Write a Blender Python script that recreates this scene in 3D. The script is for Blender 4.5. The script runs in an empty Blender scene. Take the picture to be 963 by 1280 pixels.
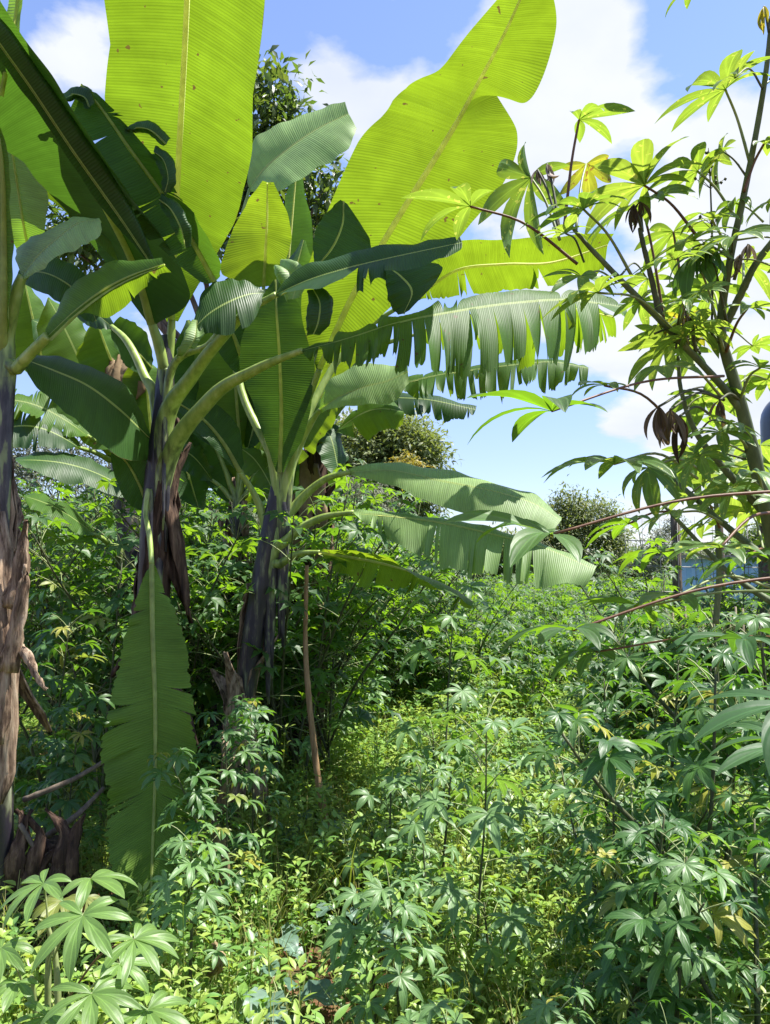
import bpy, math, random
import numpy as np
from mathutils import Vector, Matrix

# ------------------------------------------------------------------ camera, sky, sun, exposure
sc = bpy.context.scene
F_PX, HORIZON, CAM_H = 950.0, 700.0, 1.6
PITCH = math.atan((HORIZON - 640.0) / F_PX)
cam_d = bpy.data.cameras.new('camera'); cam = bpy.data.objects.new('camera', cam_d)
sc.collection.objects.link(cam); sc.camera = cam
cam.location = (0, 0, CAM_H); cam.rotation_euler = (math.pi / 2 + PITCH, 0, 0)
cam_d.sensor_fit = 'VERTICAL'; cam_d.sensor_height = 36.0; cam_d.lens = 36.0 * F_PX / 1280.0
cam_d.clip_start = 0.05; cam_d.clip_end = 3000
sc.render.resolution_x, sc.render.resolution_y = 770, 1024

SUN = Vector((0.42, 0.04, 0.90)).normalized()
elev = math.asin(SUN.z); azim = math.atan2(SUN.x, SUN.y)
w = bpy.data.worlds.new('World'); sc.world = w; w.use_nodes = True
nt = w.node_tree; nt.nodes.clear()
def N(t, typ, **kw):
    n = t.nodes.new(typ)
    for k, v in kw.items(): setattr(n, k, v)
    return n
sky = N(nt, 'ShaderNodeTexSky', sky_type='NISHITA', sun_disc=False, sun_elevation=elev, sun_rotation=azim, air_density=1.0, dust_density=0.1, ozone_density=2.0)
tc = N(nt, 'ShaderNodeTexCoord')
sep = N(nt, 'ShaderNodeSeparateXYZ'); nt.links.new(tc.outputs['Generated'], sep.inputs[0])
zz = N(nt, 'ShaderNodeMath', operation='MAXIMUM'); nt.links.new(sep.outputs['Z'], zz.inputs[0]); zz.inputs[1].default_value = 0.0
za = N(nt, 'ShaderNodeMath', operation='ADD'); nt.links.new(zz.outputs[0], za.inputs[0]); za.inputs[1].default_value = 0.32
dv = N(nt, 'ShaderNodeVectorMath', operation='DIVIDE'); nt.links.new(tc.outputs['Generated'], dv.inputs[0])
cmb = N(nt, 'ShaderNodeCombineXYZ')
for i in range(3): nt.links.new(za.outputs[0], cmb.inputs[i])
nt.links.new(cmb.outputs[0], dv.inputs[1])
mp = N(nt, 'ShaderNodeMapping'); nt.links.new(dv.outputs[0], mp.inputs[0]); mp.inputs['Location'].default_value = (3.35, 0.4, 0.0)
cn = N(nt, 'ShaderNodeTexNoise'); cn.inputs['Scale'].default_value = 2.6; cn.inputs['Detail'].default_value = 9; cn.inputs['Roughness'].default_value = 0.54; cn.inputs['Distortion'].default_value = 0.15
nt.links.new(mp.outputs[0], cn.inputs['Vector'])
xa = N(nt, 'ShaderNodeMath', operation='MULTIPLY_ADD'); nt.links.new(sep.outputs['X'], xa.inputs[0]); xa.inputs[1].default_value = 0.04
nt.links.new(cn.outputs['Fac'], xa.inputs[2])
def skydir(px, py):
    a_, b_ = (px - 481.5) / F_PX, (640 - py) / F_PX
    v_ = Vector((a_, math.cos(PITCH) - math.sin(PITCH) * b_, math.sin(PITCH) + math.cos(PITCH) * b_)); return v_.normalized()
acc = xa.outputs[0]
for bx, by, br, am in ((720, 50, 0.17, 0.20), (640, 130, 0.10, 0.10), (50, 70, 0.10, 0.16), (100, 130, 0.07, 0.1), (412, 95, 0.045, 0.13), (450, 165, 0.05, 0.10), (930, 330, 0.16, 0.20), (820, 400, 0.14, 0.14), (800, 530, 0.16, 0.14), (860, 640, 0.12, 0.12), (180, 410, 0.06, 0.14),
                       (290, 40, 0.12, -0.12), (560, 20, 0.06, -0.10), (860, 130, 0.06, -0.06), (610, 545, 0.12, -0.2), (690, 470, 0.07, -0.1), (80, 250, 0.12, -0.2), (790, 240, 0.07, -0.08), (20, 20, 0.05, -0.08), (470, 60, 0.06, -0.08), (960, 60, 0.08, -0.06)):
    vd = N(nt, 'ShaderNodeVectorMath', operation='DISTANCE'); nt.links.new(tc.outputs['Generated'], vd.inputs[0]); vd.inputs[1].default_value = skydir(bx, by)
    q1 = N(nt, 'ShaderNodeMath', operation='DIVIDE'); nt.links.new(vd.outputs['Value'], q1.inputs[0]); q1.inputs[1].default_value = br
    q2 = N(nt, 'ShaderNodeMath', operation='POWER'); nt.links.new(q1.outputs[0], q2.inputs[0]); q2.inputs[1].default_value = 2.0
    q3 = N(nt, 'ShaderNodeMath', operation='MULTIPLY'); nt.links.new(q2.outputs[0], q3.inputs[0]); q3.inputs[1].default_value = -1.0
    q4 = N(nt, 'ShaderNodeMath', operation='EXPONENT'); nt.links.new(q3.outputs[0], q4.inputs[0])
    q5 = N(nt, 'ShaderNodeMath', operation='MULTIPLY_ADD'); nt.links.new(q4.outputs[0], q5.inputs[0]); q5.inputs[1].default_value = am * (0.68 if am > 0 else 1.3); nt.links.new(acc, q5.inputs[2]); acc = q5.outputs[0]
cr = N(nt, 'ShaderNodeValToRGB'); nt.links.new(acc, cr.inputs[0])
cr.color_ramp.elements[0].position = 0.565; cr.color_ramp.elements[0].color = (0, 0, 0, 1)
cr.color_ramp.elements[1].position = 0.64; cr.color_ramp.elements[1].color = (1, 1, 1, 1)
cn2 = N(nt, 'ShaderNodeTexNoise'); cn2.inputs['Scale'].default_value = 4.0; cn2.inputs['Detail'].default_value = 5
nt.links.new(mp.outputs[0], cn2.inputs['Vector'])
ccol = N(nt, 'ShaderNodeMixRGB'); nt.links.new(cn2.outputs['Fac'], ccol.inputs[0])
ccol.inputs[1].default_value = (0.58, 0.66, 0.82, 1); ccol.inputs[2].default_value = (1.05, 1.05, 1.06, 1)
SKY_S = 0.115
skb = N(nt, 'ShaderNodeMixRGB', blend_type='MULTIPLY'); skb.inputs[0].default_value = 1.0
nt.links.new(sky.outputs[0], skb.inputs[1]); 
hz = N(nt, 'ShaderNodeValToRGB'); nt.links.new(sep.outputs['Z'], hz.inputs[0])
hz.color_ramp.elements[0].position = 0.0; hz.color_ramp.elements[0].color = (0.50, 0.52, 0.66, 1)
hz.color_ramp.elements[1].position = 0.42; hz.color_ramp.elements[1].color = (0.95, 0.88, 0.98, 1)
hz.color_ramp.elements.new(0.14).color = (0.66, 0.62, 0.76, 1)
nt.links.new(hz.outputs[0], skb.inputs[2])
bg1 = N(nt, 'ShaderNodeBackground'); nt.links.new(skb.outputs[0], bg1.inputs[0]); bg1.inputs[1].default_value = SKY_S
bg2 = N(nt, 'ShaderNodeBackground'); nt.links.new(ccol.outputs[0], bg2.inputs[0]); bg2.inputs[1].default_value = 0.45
mx = N(nt, 'ShaderNodeMixShader'); nt.links.new(cr.outputs[0], mx.inputs[0]); nt.links.new(bg1.outputs[0], mx.inputs[1]); nt.links.new(bg2.outputs[0], mx.inputs[2])
wo = N(nt, 'ShaderNodeOutputWorld'); nt.links.new(mx.outputs[0], wo.inputs[0])

sd = bpy.data.lights.new('sun', 'SUN'); sd.energy = 5.0; sd.angle = math.radians(0.53); sd.color = (1.0, 0.96, 0.89)
so = bpy.data.objects.new('sun', sd); sc.collection.objects.link(so)
so.rotation_euler = SUN.to_track_quat('Z', 'Y').to_euler(); so.location = (0, 0, 20)
vs = sc.view_settings; vs.view_transform = 'Standard'; vs.look = 'None'; vs.gamma = 1; vs.exposure = 1.35; vs.use_curve_mapping = False
sc.render.engine = 'CYCLES'
cy = sc.cycles
cy.max_bounces = 7; cy.diffuse_bounces = 3; cy.glossy_bounces = 2; cy.transmission_bounces = 4; cy.transparent_max_bounces = 4
cy.caustics_reflective = False; cy.caustics_refractive = False
cy.use_denoising = True
try: cy.denoiser = 'OPENIMAGEDENOISE'
except Exception: pass

# ------------------------------------------------------------------ helpers
C = sc.collection
rng = np.random.default_rng(7); random.seed(7)
cp, sp_ = math.cos(PITCH), math.sin(PITCH)
def P(px, py, Y):
    """point on the sight line of photo pixel (px, py) at forward distance Y"""
    a = (px - 481.5) / F_PX; b = (640.0 - py) / F_PX
    d = (a, cp - sp_ * b, sp_ + cp * b); k = Y / d[1]
    return np.array([d[0] * k, Y, CAM_H + d[2] * k])
def PP(pts): return np.array([P(*p) for p in pts])

def catmull(pts, ts):
    pts = np.asarray(pts, float); n = len(pts)
    if n == 2: return pts[0] + (pts[1] - pts[0]) * np.asarray(ts)[:, None]
    e = np.vstack([2 * pts[0] - pts[1], pts, 2 * pts[-1] - pts[-2]])
    x = np.clip(np.asarray(ts), 0, 1) * (n - 1); i = np.minimum(x.astype(int), n - 2); f = (x - i)[:, None]
    p0, p1, p2, p3 = e[i], e[i + 1], e[i + 2], e[i + 3]
    return 0.5 * ((2 * p1) + (-p0 + p2) * f + (2 * p0 - 5 * p1 + 4 * p2 - p3) * f ** 2 + (-p0 + 3 * p1 - 3 * p2 + p3) * f ** 3)

class Geo:
    """vertices, quad faces, uv and a random value per vertex"""
    def __init__(s): s.V = []; s.Fc = []; s.U = []; s.R = []; s.M = []; s.n = 0
    def add(s, V, Fc, U=None, R=0.5, m=0):
        V = np.asarray(V, float).reshape(-1, 3); Fc = np.asarray(Fc, int).reshape(-1, 4)
        s.V.append(V); s.Fc.append(Fc + s.n); s.n += len(V)
        s.U.append(np.zeros((len(V), 2)) if U is None else np.asarray(U, float))
        s.R.append(np.full(len(V), R) if np.isscalar(R) else np.asarray(R)); s.M.append(np.full(len(Fc), m))
    def cat(s): return np.vstack(s.V), np.vstack(s.Fc), np.vstack(s.U), np.concatenate(s.R)
    def mesh(s, name, mats, smooth=True):
        V, Fc, U, R = s.cat(); M = np.concatenate(s.M)
        me = bpy.data.meshes.new(name); nf = len(Fc)
        tri = Fc[:, 2] == Fc[:, 3]
        cnt = np.where(tri, 3, 4)
        keep = np.ones((nf, 4), bool); keep[tri, 3] = False
        loops = Fc[keep]
        me.vertices.add(len(V)); me.vertices.foreach_set('co', V.ravel().astype(np.float32))
        me.loops.add(len(loops)); me.loops.foreach_set('vertex_index', loops.astype(np.int32))
        me.polygons.add(nf)
        st = np.concatenate([[0], np.cumsum(cnt)[:-1]])
        me.polygons.foreach_set('loop_start', st.astype(np.int32)); me.polygons.foreach_set('loop_total', cnt.astype(np.int32))
        me.polygons.foreach_set('material_index', M.astype(np.int32))
        me.polygons.foreach_set('use_smooth', np.full(nf, smooth))
        uv = me.uv_layers.new(name='UVMap'); uv.data.foreach_set('uv', U[loops].ravel().astype(np.float32))
        at = me.attributes.new('rnd', 'FLOAT', 'POINT'); at.data.foreach_set('value', R.astype(np.float32))
        for m in (mats if isinstance(mats, (list, tuple)) else [mats]): me.materials.append(m)
        me.update(calc_edges=True); me.validate()
        return me
    def build(s, name, mats, parent=None, smooth=True):
        o = bpy.data.objects.new(name, s.mesh(name, mats, smooth)); C.objects.link(o)
        if parent: attach(o, parent)
        return o
def attach(o, parent):
    o.parent = parent
    if parent.type == 'EMPTY' or True:
        o.matrix_parent_inverse = world_of(parent).inverted()
def world_of(o):
    m = Matrix.LocRotScale(o.location, o.rotation_euler, o.scale)
    if o.parent: m = world_of(o.parent) @ o.matrix_parent_inverse @ m
    return m
def tag(o, label=None, cat=None, group=None, kind=None):
    if label: o['label'] = label
    if cat: o['category'] = cat
    if group: o['group'] = group
    if kind: o['kind'] = kind
    return o
def empty(name, loc, label, cat, group=None):
    o = bpy.data.objects.new(name, None); C.objects.link(o); o.location = loc; o.empty_display_size = 0.1
    return tag(o, label, cat, group)

def tube(pts, rad, sides=8, n=None, seed=0, wob=0.0, caps=True):
    pts = np.asarray(pts, float); n = n or (len(pts) - 1) * 5 + 1
    ts = np.linspace(0, 1, n); c = catmull(pts, ts); r = np.interp(ts, np.linspace(0, 1, len(rad)), rad)
    T = np.gradient(c, axis=0); T /= np.linalg.norm(T, axis=1)[:, None] + 1e-9
    ref = np.array([0.31, 0.95, 0.05]) if abs(T[:, 1]).mean() < 0.8 else np.array([1.0, 0, 0.1])
    A = np.cross(T, ref); A /= np.linalg.norm(A, axis=1)[:, None] + 1e-9; B = np.cross(T, A)
    if caps:
        c = np.vstack([c[:1], c, c[-1:]]); A = np.vstack([A[:1], A, A[-1:]]); B = np.vstack([B[:1], B, B[-1:]]); r = np.concatenate([[1e-4], r, [1e-4]]); n += 2
    a = np.arange(sides) * 2 * np.pi / sides
    g = np.random.default_rng(seed)
    w_ = 1 + wob * g.standard_normal((n, sides)) if wob else np.ones((n, sides))
    V = c[:, None] + (A[:, None] * np.cos(a)[None, :, None] + B[:, None] * np.sin(a)[None, :, None]) * (r[:, None] * w_)[:, :, None]
    L = np.concatenate([[0], np.cumsum(np.linalg.norm(np.diff(c, axis=0), axis=1))])
    U = np.stack([np.repeat(L, sides), np.tile(np.arange(sides) / sides, n)], 1)
    i = np.arange(n - 1)[:, None] * sides; j = np.arange(sides)[None]; j2 = (j + 1) % sides
    Fc = np.stack([i + j, i + j2, i + sides + j2, i + sides + j], -1).reshape(-1, 4)
    return V.reshape(-1, 3), Fc, U

def grid_faces(nu, nv, off=0):
    i = np.arange(nu - 1)[:, None] * nv; j = np.arange(nv - 1)[None]
    return (np.stack([i + j, i + nv + j, i + nv + j + 1, i + j + 1], -1).reshape(-1, 4)) + off

def scatter(tpls, which, Ms, R):
    """merge transformed copies of templates (V, F, U) into one Geo"""
    g = Geo()
    for k, (V, Fc, U) in enumerate(tpls):
        idx = np.nonzero(which == k)[0]
        if not len(idx): continue
        m = Ms[idx]; W = np.einsum('nij,vj->nvi', m[:, :3, :3], V) + m[:, None, :3, 3]
        FF = Fc[None] + (np.arange(len(idx)) * len(V))[:, None, None]
        g.add(W.reshape(-1, 3), FF.reshape(-1, 4), np.tile(U, (len(idx), 1)), np.repeat(R[idx], len(V)))
    return g
def frames(pos, fwd, up, scale):
    """matrices with X along fwd, Z near up"""
    fwd = fwd / (np.linalg.norm(fwd, axis=1)[:, None] + 1e-9)
    y = np.cross(up, fwd); y /= np.linalg.norm(y, axis=1)[:, None] + 1e-9
    z = np.cross(fwd, y); M = np.zeros((len(pos), 4, 4)); s = np.asarray(scale, float).reshape(-1, 1) * np.ones((len(pos), 1))
    M[:, :3, 0] = fwd * s; M[:, :3, 1] = y * s; M[:, :3, 2] = z * s; M[:, :3, 3] = pos; M[:, 3, 3] = 1
    return M

# ------------------------------------------------------------------ materials
def new_mat(name):
    m = bpy.data.materials.new(name); m.use_nodes = True; m.node_tree.nodes.clear(); return m, m.node_tree
def ramp(t, fac, stops):
    r = N(t, 'ShaderNodeValToRGB'); t.links.new(fac, r.inputs[0])
    e = r.color_ramp.elements
    while len(e) < len(stops): e.new(0.5)
    for k, (p, c) in enumerate(stops): e[k].position = p; e[k].color = (*c, 1)
    return r.outputs[0]
def mth(t, op, a, b=None, c=None):
    n = N(t, 'ShaderNodeMath', operation=op)
    for k, v in enumerate((a, b, c)):
        if v is None: continue
        if hasattr(v, 'default_value') or hasattr(v, 'links'): t.links.new(v, n.inputs[k])
        else: n.inputs[k].default_value = v
    return n.outputs[0]
def mixc(t, f, a, b, mode='MIX'):
    n = N(t, 'ShaderNodeMixRGB', blend_type=mode)
    for k, v in enumerate((f, a, b)):
        if hasattr(v, 'links'): t.links.new(v, n.inputs[k])
        else: n.inputs[k].default_value = v if k == 0 else (*v, 1)
    return n.outputs[0]
def rnd_fac(t):
    a = N(t, 'ShaderNodeAttribute', attribute_name='rnd'); o = N(t, 'ShaderNodeObjectInfo')
    return mth(t, 'FRACT', mth(t, 'ADD', a.outputs['Fac'], o.outputs['Random']))

def leaf_mat(name, cols, tcols, tfac=0.45, rough=0.42, spec=0.5, under=1.25, veins='leaf', spots=0.0, spotcol=(0.25, 0.16, 0.04), bump=0.3, rare=None):
    m, t = new_mat(name)
    f = rnd_fac(t)
    k = len(cols); pos = [i / max(1, k - 1) for i in range(k)]
    if rare: pos = [p_ * 0.92 for p_ in pos] + [0.955]; cols = list(cols) + [rare]; tcols = list(tcols) + [tuple(c_ * 1.7 for c_ in rare)]
    base = ramp(t, f, list(zip(pos, cols))); tr = ramp(t, f, list(zip(pos, tcols)))
    uv = N(t, 'ShaderNodeUVMap'); s = N(t, 'ShaderNodeSeparateXYZ'); t.links.new(uv.outputs[0], s.inputs[0])
    u, v = s.outputs[0], s.outputs[1]
    av = mth(t, 'ABSOLUTE', v)
    geo = N(t, 'ShaderNodeNewGeometry')
    no = N(t, 'ShaderNodeTexNoise'); no.inputs['Scale'].default_value = 9 if veins == 'banana' else 25; no.inputs['Detail'].default_value = 3
    tco = N(t, 'ShaderNodeTexCoord'); t.links.new(tco.outputs['Object'], no.inputs['Vector'])
    if veins == 'banana':
        # fine cross ribs, broader bands along the blade
        cv = N(t, 'ShaderNodeCombineXYZ'); t.links.new(mth(t, 'MULTIPLY', u, 55.0), cv.inputs[0]); t.links.new(mth(t, 'MULTIPLY', v, 0.6), cv.inputs[1])
        n1 = N(t, 'ShaderNodeTexNoise'); n1.inputs['Scale'].default_value = 1.0; n1.inputs['Detail'].default_value = 3; n1.inputs['Roughness'].default_value = 0.7; t.links.new(cv.outputs[0], n1.inputs['Vector'])
        ph = mth(t, 'ADD', mth(t, 'MULTIPLY', u, 2 * math.pi / 0.0095), mth(t, 'MULTIPLY', n1.outputs['Fac'], 5.0))
        wv = mth(t, 'MULTIPLY_ADD', mth(t, 'SINE', ph), 0.5, 0.5)
        wv = mth(t, 'POWER', wv, 2.0)
        h = mth(t, 'ADD', mth(t, 'MULTIPLY', wv, 0.6), mth(t, 'MULTIPLY', n1.outputs['Fac'], 0.8))
        nb = N(t, 'ShaderNodeTexNoise'); nb.inputs['Scale'].default_value = 2.6; nb.inputs['Detail'].default_value = 2; t.links.new(tco.outputs['Object'], nb.inputs['Vector'])
        dark = mth(t, 'MULTIPLY', mth(t, 'MULTIPLY_ADD', n1.outputs['Fac'], 0.62, 0.68), mth(t, 'MULTIPLY_ADD', nb.outputs['Fac'], 0.7, 0.66))
        dark2 = mth(t, 'MULTIPLY', dark, mth(t, 'MULTIPLY_ADD', wv, -0.15, 1.04))
        bdist = 0.006
    elif veins == 'leaf':
        # leaflet: pale midrib (v = 0), side veins in a herringbone
        ph = mth(t, 'SUBTRACT', mth(t, 'MULTIPLY', u, 60.0), mth(t, 'MULTIPLY', av, 6.0))
        wv = mth(t, 'POWER', mth(t, 'MULTIPLY_ADD', mth(t, 'SINE', ph), 0.5, 0.5), 6.0)
        mid = mth(t, 'SUBTRACT', 1.0, mth(t, 'SMOOTH_MIN', mth(t, 'MULTIPLY', av, 9.0), 1.0, 0.2))
        h = mth(t, 'ADD', mth(t, 'MULTIPLY', wv, -0.6), mth(t, 'MULTIPLY', no.outputs['Fac'], 0.8))
        dark2 = mth(t, 'ADD', mth(t, 'MULTIPLY_ADD', wv, 0.18, 0.88), mth(t, 'MULTIPLY', mid, 0.55))
        bdist = 0.004
    else:
        h = no.outputs['Fac']; dark2 = mth(t, 'MULTIPLY_ADD', no.outputs['Fac'], 0.4, 0.8); bdist = 0.004
    nz = mth(t, 'MULTIPLY_ADD', no.outputs['Fac'], 0.5, 0.75)
    dk = mth(t, 'MULTIPLY', dark2, nz)
    cc = N(t, 'ShaderNodeCombineXYZ')
    for i in range(3): t.links.new(dk, cc.inputs[i])
    base = mixc(t, 1.0, base, cc.outputs[0], 'MULTIPLY'); tr = mixc(t, 1.0, tr, cc.outputs[0], 'MULTIPLY')
    if veins == 'banana':
        # pale line at the midrib, brown dry margin in places
        md = mth(t, 'GREATER_THAN', 0.035, av)
        base = mixc(t, md, base, (0.25, 0.33, 0.10)); tr = mixc(t, md, tr, (0.75, 0.78, 0.28))
        n3 = N(t, 'ShaderNodeTexNoise'); n3.inputs['Scale'].default_value = 7; n3.inputs['Detail'].default_value = 4
        t.links.new(tco.outputs['Object'], n3.inputs['Vector'])
        mg = mth(t, 'GREATER_THAN', mth(t, 'ADD', av, mth(t, 'MULTIPLY', n3.outputs['Fac'], 0.06)), 1.035)
        base = mixc(t, mg, base, (0.16, 0.10, 0.035)); tr = mixc(t, mg, tr, (0.10, 0.06, 0.01))
    if spots > 0:
        n2 = N(t, 'ShaderNodeTexNoise'); n2.inputs['Scale'].default_value = 70 if veins != 'banana' else 22; n2.inputs['Detail'].default_value = 2
        t.links.new(tco.outputs['Object'], n2.inputs['Vector'])
        sm = mth(t, 'GREATER_THAN', n2.outputs['Fac'], 1.0 - spots)
        base = mixc(t, sm, base, spotcol); tr = mixc(t, sm, tr, spotcol)
    # paler, duller underside
    ub = N(t, 'ShaderNodeMixRGB', blend_type='MIX'); t.links.new(geo.outputs['Backfacing'], ub.inputs[0]); t.links.new(base, ub.inputs[1])
    lt = mixc(t, 1.0, base, (under, under, under * 1.15), 'MULTIPLY'); t.links.new(lt, ub.inputs[2])
    bp = N(t, 'ShaderNodeBump'); bp.inputs['Strength'].default_value = bump; bp.inputs['Distance'].default_value = bdist; t.links.new(h, bp.inputs['Height'])
    pr = N(t, 'ShaderNodeBsdfPrincipled'); t.links.new(ub.outputs[0], pr.inputs['Base Color']); t.links.new(bp.outputs[0], pr.inputs['Normal'])
    rr = mth(t, 'MULTIPLY_ADD', geo.outputs['Backfacing'], 0.25, rough); t.links.new(rr, pr.inputs['Roughness'])
    pr.inputs['Specular IOR Level'].default_value = spec
    tl = N(t, 'ShaderNodeBsdfTranslucent'); t.links.new(tr, tl.inputs[0])
    if veins == 'banana': t.links.new(bp.outputs[0], tl.inputs['Normal'])
    mx = N(t, 'ShaderNodeMixShader'); mx.inputs[0].default_value = tfac
    t.links.new(pr.outputs[0], mx.inputs[1]); t.links.new(tl.outputs[0], mx.inputs[2])
    o = N(t, 'ShaderNodeOutputMaterial'); t.links.new(mx.outputs[0], o.inputs[0])
    return m

def bark_mat(name, stops, scale=(6, 6, 1.2), rough=0.7, bump=0.6, detail=6, dist=0.01, gloss=0.3):
    m, t = new_mat(name)
    tco = N(t, 'ShaderNodeTexCoord'); mp = N(t, 'ShaderNodeMapping'); t.links.new(tco.outputs['Object'], mp.inputs[0]); mp.inputs['Scale'].default_value = scale
    n1 = N(t, 'ShaderNodeTexNoise'); n1.inputs['Scale'].default_value = 3; n1.inputs['Detail'].default_value = detail; n1.inputs['Roughness'].default_value = 0.62
    t.links.new(mp.outputs[0], n1.inputs['Vector'])
    base = ramp(t, n1.outputs['Fac'], stops)
    bp = N(t, 'ShaderNodeBump'); bp.inputs['Strength'].default_value = bump; bp.inputs['Distance'].default_value = dist; t.links.new(n1.outputs['Fac'], bp.inputs['Height'])
    pr = N(t, 'ShaderNodeBsdfPrincipled'); t.links.new(base, pr.inputs['Base Color']); t.links.new(bp.outputs[0], pr.inputs['Normal'])
    pr.inputs['Roughness'].default_value = rough; pr.inputs['Specular IOR Level'].default_value = gloss
    o = N(t, 'ShaderNodeOutputMaterial'); t.links.new(pr.outputs[0], o.inputs[0])
    return m

M = {}
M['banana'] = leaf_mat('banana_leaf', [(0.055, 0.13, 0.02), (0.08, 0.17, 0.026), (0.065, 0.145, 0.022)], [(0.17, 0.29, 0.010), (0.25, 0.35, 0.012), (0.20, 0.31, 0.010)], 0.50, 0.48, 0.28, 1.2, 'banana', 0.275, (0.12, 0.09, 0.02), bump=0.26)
M['banana_dark'] = leaf_mat('banana_leaf_shaded', [(0.028, 0.075, 0.018), (0.04, 0.10, 0.02)], [(0.055, 0.135, 0.010), (0.08, 0.17, 0.010)], 0.42, 0.46, 0.38, 1.15, 'banana', 0.0, bump=0.26)  # darker copy of the blade green, crown shade put into the colour
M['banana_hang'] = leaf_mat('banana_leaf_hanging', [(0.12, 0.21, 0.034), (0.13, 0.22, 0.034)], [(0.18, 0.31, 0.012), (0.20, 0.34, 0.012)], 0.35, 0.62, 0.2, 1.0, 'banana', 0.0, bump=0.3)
M['banana_pale'] = leaf_mat('banana_leaf_waxy_sunlit', [(0.19, 0.30, 0.095), (0.25, 0.36, 0.14)], [(0.22, 0.42, 0.02), (0.30, 0.52, 0.03)], 0.36, 0.5, 0.42, 1.0, 'banana', 0.0, bump=0.3)  # waxy upper blades, sunlit paleness and sheen painted into the base colour
def petiole_mat():
    m, t = new_mat('petiole_green'); tco = N(t, 'ShaderNodeTexCoord'); mp = N(t, 'ShaderNodeMapping'); t.links.new(tco.outputs['Object'], mp.inputs[0]); mp.inputs['Scale'].default_value = (9, 9, 2.2)
    n1 = N(t, 'ShaderNodeTexNoise'); n1.inputs['Scale'].default_value = 4; n1.inputs['Detail'].default_value = 6; t.links.new(mp.outputs[0], n1.inputs['Vector'])
    g1 = ramp(t, n1.outputs['Fac'], [(0.3, (0.18, 0.27, 0.05)), (0.55, (0.30, 0.40, 0.09)), (0.75, (0.42, 0.50, 0.20))])
    g2 = ramp(t, n1.outputs['Fac'], [(0.38, (0.02, 0.018, 0.025)), (0.52, (0.06, 0.055, 0.06)), (0.58, (0.17, 0.20, 0.09)), (0.7, (0.24, 0.30, 0.13))])
    uv = N(t, 'ShaderNodeUVMap'); sp = N(t, 'ShaderNodeSeparateXYZ'); t.links.new(uv.outputs[0], sp.inputs[0])
    f = ramp(t, mth(t, 'ADD', mth(t, 'MULTIPLY', sp.outputs[0], 0.85), mth(t, 'MULTIPLY', n1.outputs['Fac'], 0.5)), [(0.75, (0, 0, 0)), (0.98, (1, 1, 1))])
    c = mixc(t, f, g2, g1); bp = N(t, 'ShaderNodeBump'); bp.inputs['Strength'].default_value = 0.25; bp.inputs['Distance'].default_value = 0.004; t.links.new(n1.outputs['Fac'], bp.inputs['Height'])
    pr = N(t, 'ShaderNodeBsdfPrincipled'); t.links.new(c, pr.inputs['Base Color']); pr.inputs['Roughness'].default_value = 0.42; t.links.new(bp.outputs[0], pr.inputs['Normal'])
    tl = N(t, 'ShaderNodeBsdfTranslucent'); t.links.new(c, tl.inputs[0]); mx = N(t, 'ShaderNodeMixShader'); mx.inputs[0].default_value = 0.12
    t.links.new(pr.outputs[0], mx.inputs[1]); t.links.new(tl.outputs[0], mx.inputs[2])
    o = N(t, 'ShaderNodeOutputMaterial'); t.links.new(mx.outputs[0], o.inputs[0]); return m
M['petiole'] = petiole_mat()
M['midrib'] = leaf_mat('midrib_pale', [(0.34, 0.42, 0.12), (0.40, 0.46, 0.16)], [(0.62, 0.66, 0.2), (0.66, 0.7, 0.25)], 0.6, 0.45, 0.5, 1.0, 'none', bump=0.1)
M['pseudostem'] = bark_mat('banana_stem_skin', [(0.30, (0.010, 0.009, 0.014)), (0.54, (0.026, 0.020, 0.030)), (0.60, (0.08, 0.08, 0.05)), (0.70, (0.20, 0.21, 0.13)), (0.82, (0.32, 0.32, 0.26))], (9, 9, 1.6), 0.45, 0.7, 7, 0.008, 0.5)
M['pale_stem'] = bark_mat('banana_stem_pale', [(0.34, (0.03, 0.025, 0.03)), (0.46, (0.20, 0.20, 0.15)), (0.7, (0.42, 0.43, 0.34))], (9, 9, 1.2), 0.55, 0.6, 6, 0.006, 0.4)
M['sheath'] = bark_mat('dead_sheath', [(0.25, (0.022, 0.014, 0.010)), (0.42, (0.11, 0.07, 0.045)), (0.54, (0.30, 0.21, 0.14)), (0.74, (0.50, 0.40, 0.29))], (14, 14, 1.6), 0.8, 0.9, 8, 0.012, 0.2)
M['sheath_dark'] = bark_mat('dead_sheath_dark', [(0.3, (0.015, 0.01, 0.008)), (0.5, (0.06, 0.035, 0.024)), (0.75, (0.20, 0.13, 0.085))], (14, 14, 1.6), 0.85, 0.9, 8, 0.012, 0.2)
M['dry_leaf'] = leaf_mat('dry_leaf', [(0.22, 0.15, 0.08), (0.32, 0.24, 0.14), (0.14, 0.085, 0.045)], [(0.20, 0.12, 0.04), (0.28, 0.18, 0.07), (0.12, 0.06, 0.02)], 0.25, 0.8, 0.15, 1.0, 'none', 0, bump=1.0)
M['cassava'] = leaf_mat('cassava_leaf', [(0.030, 0.075, 0.022), (0.048, 0.115, 0.028), (0.065, 0.145, 0.035), (0.040, 0.095, 0.030)], [(0.17, 0.36, 0.015), (0.24, 0.46, 0.015), (0.32, 0.54, 0.02), (0.2, 0.4, 0.015)], 0.42, 0.48, 0.5, 1.4, 'leaf', 0.0)
M['cassava_blue'] = leaf_mat('cassava_leaf_dark', [(0.040, 0.105, 0.030), (0.062, 0.145, 0.038), (0.10, 0.19, 0.055)], [(0.10, 0.26, 0.015), (0.14, 0.33, 0.02), (0.20, 0.40, 0.02)], 0.38, 0.44, 0.5, 1.3, 'leaf', 0.27, (0.14, 0.12, 0.04), rare=(0.30, 0.30, 0.05))
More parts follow.
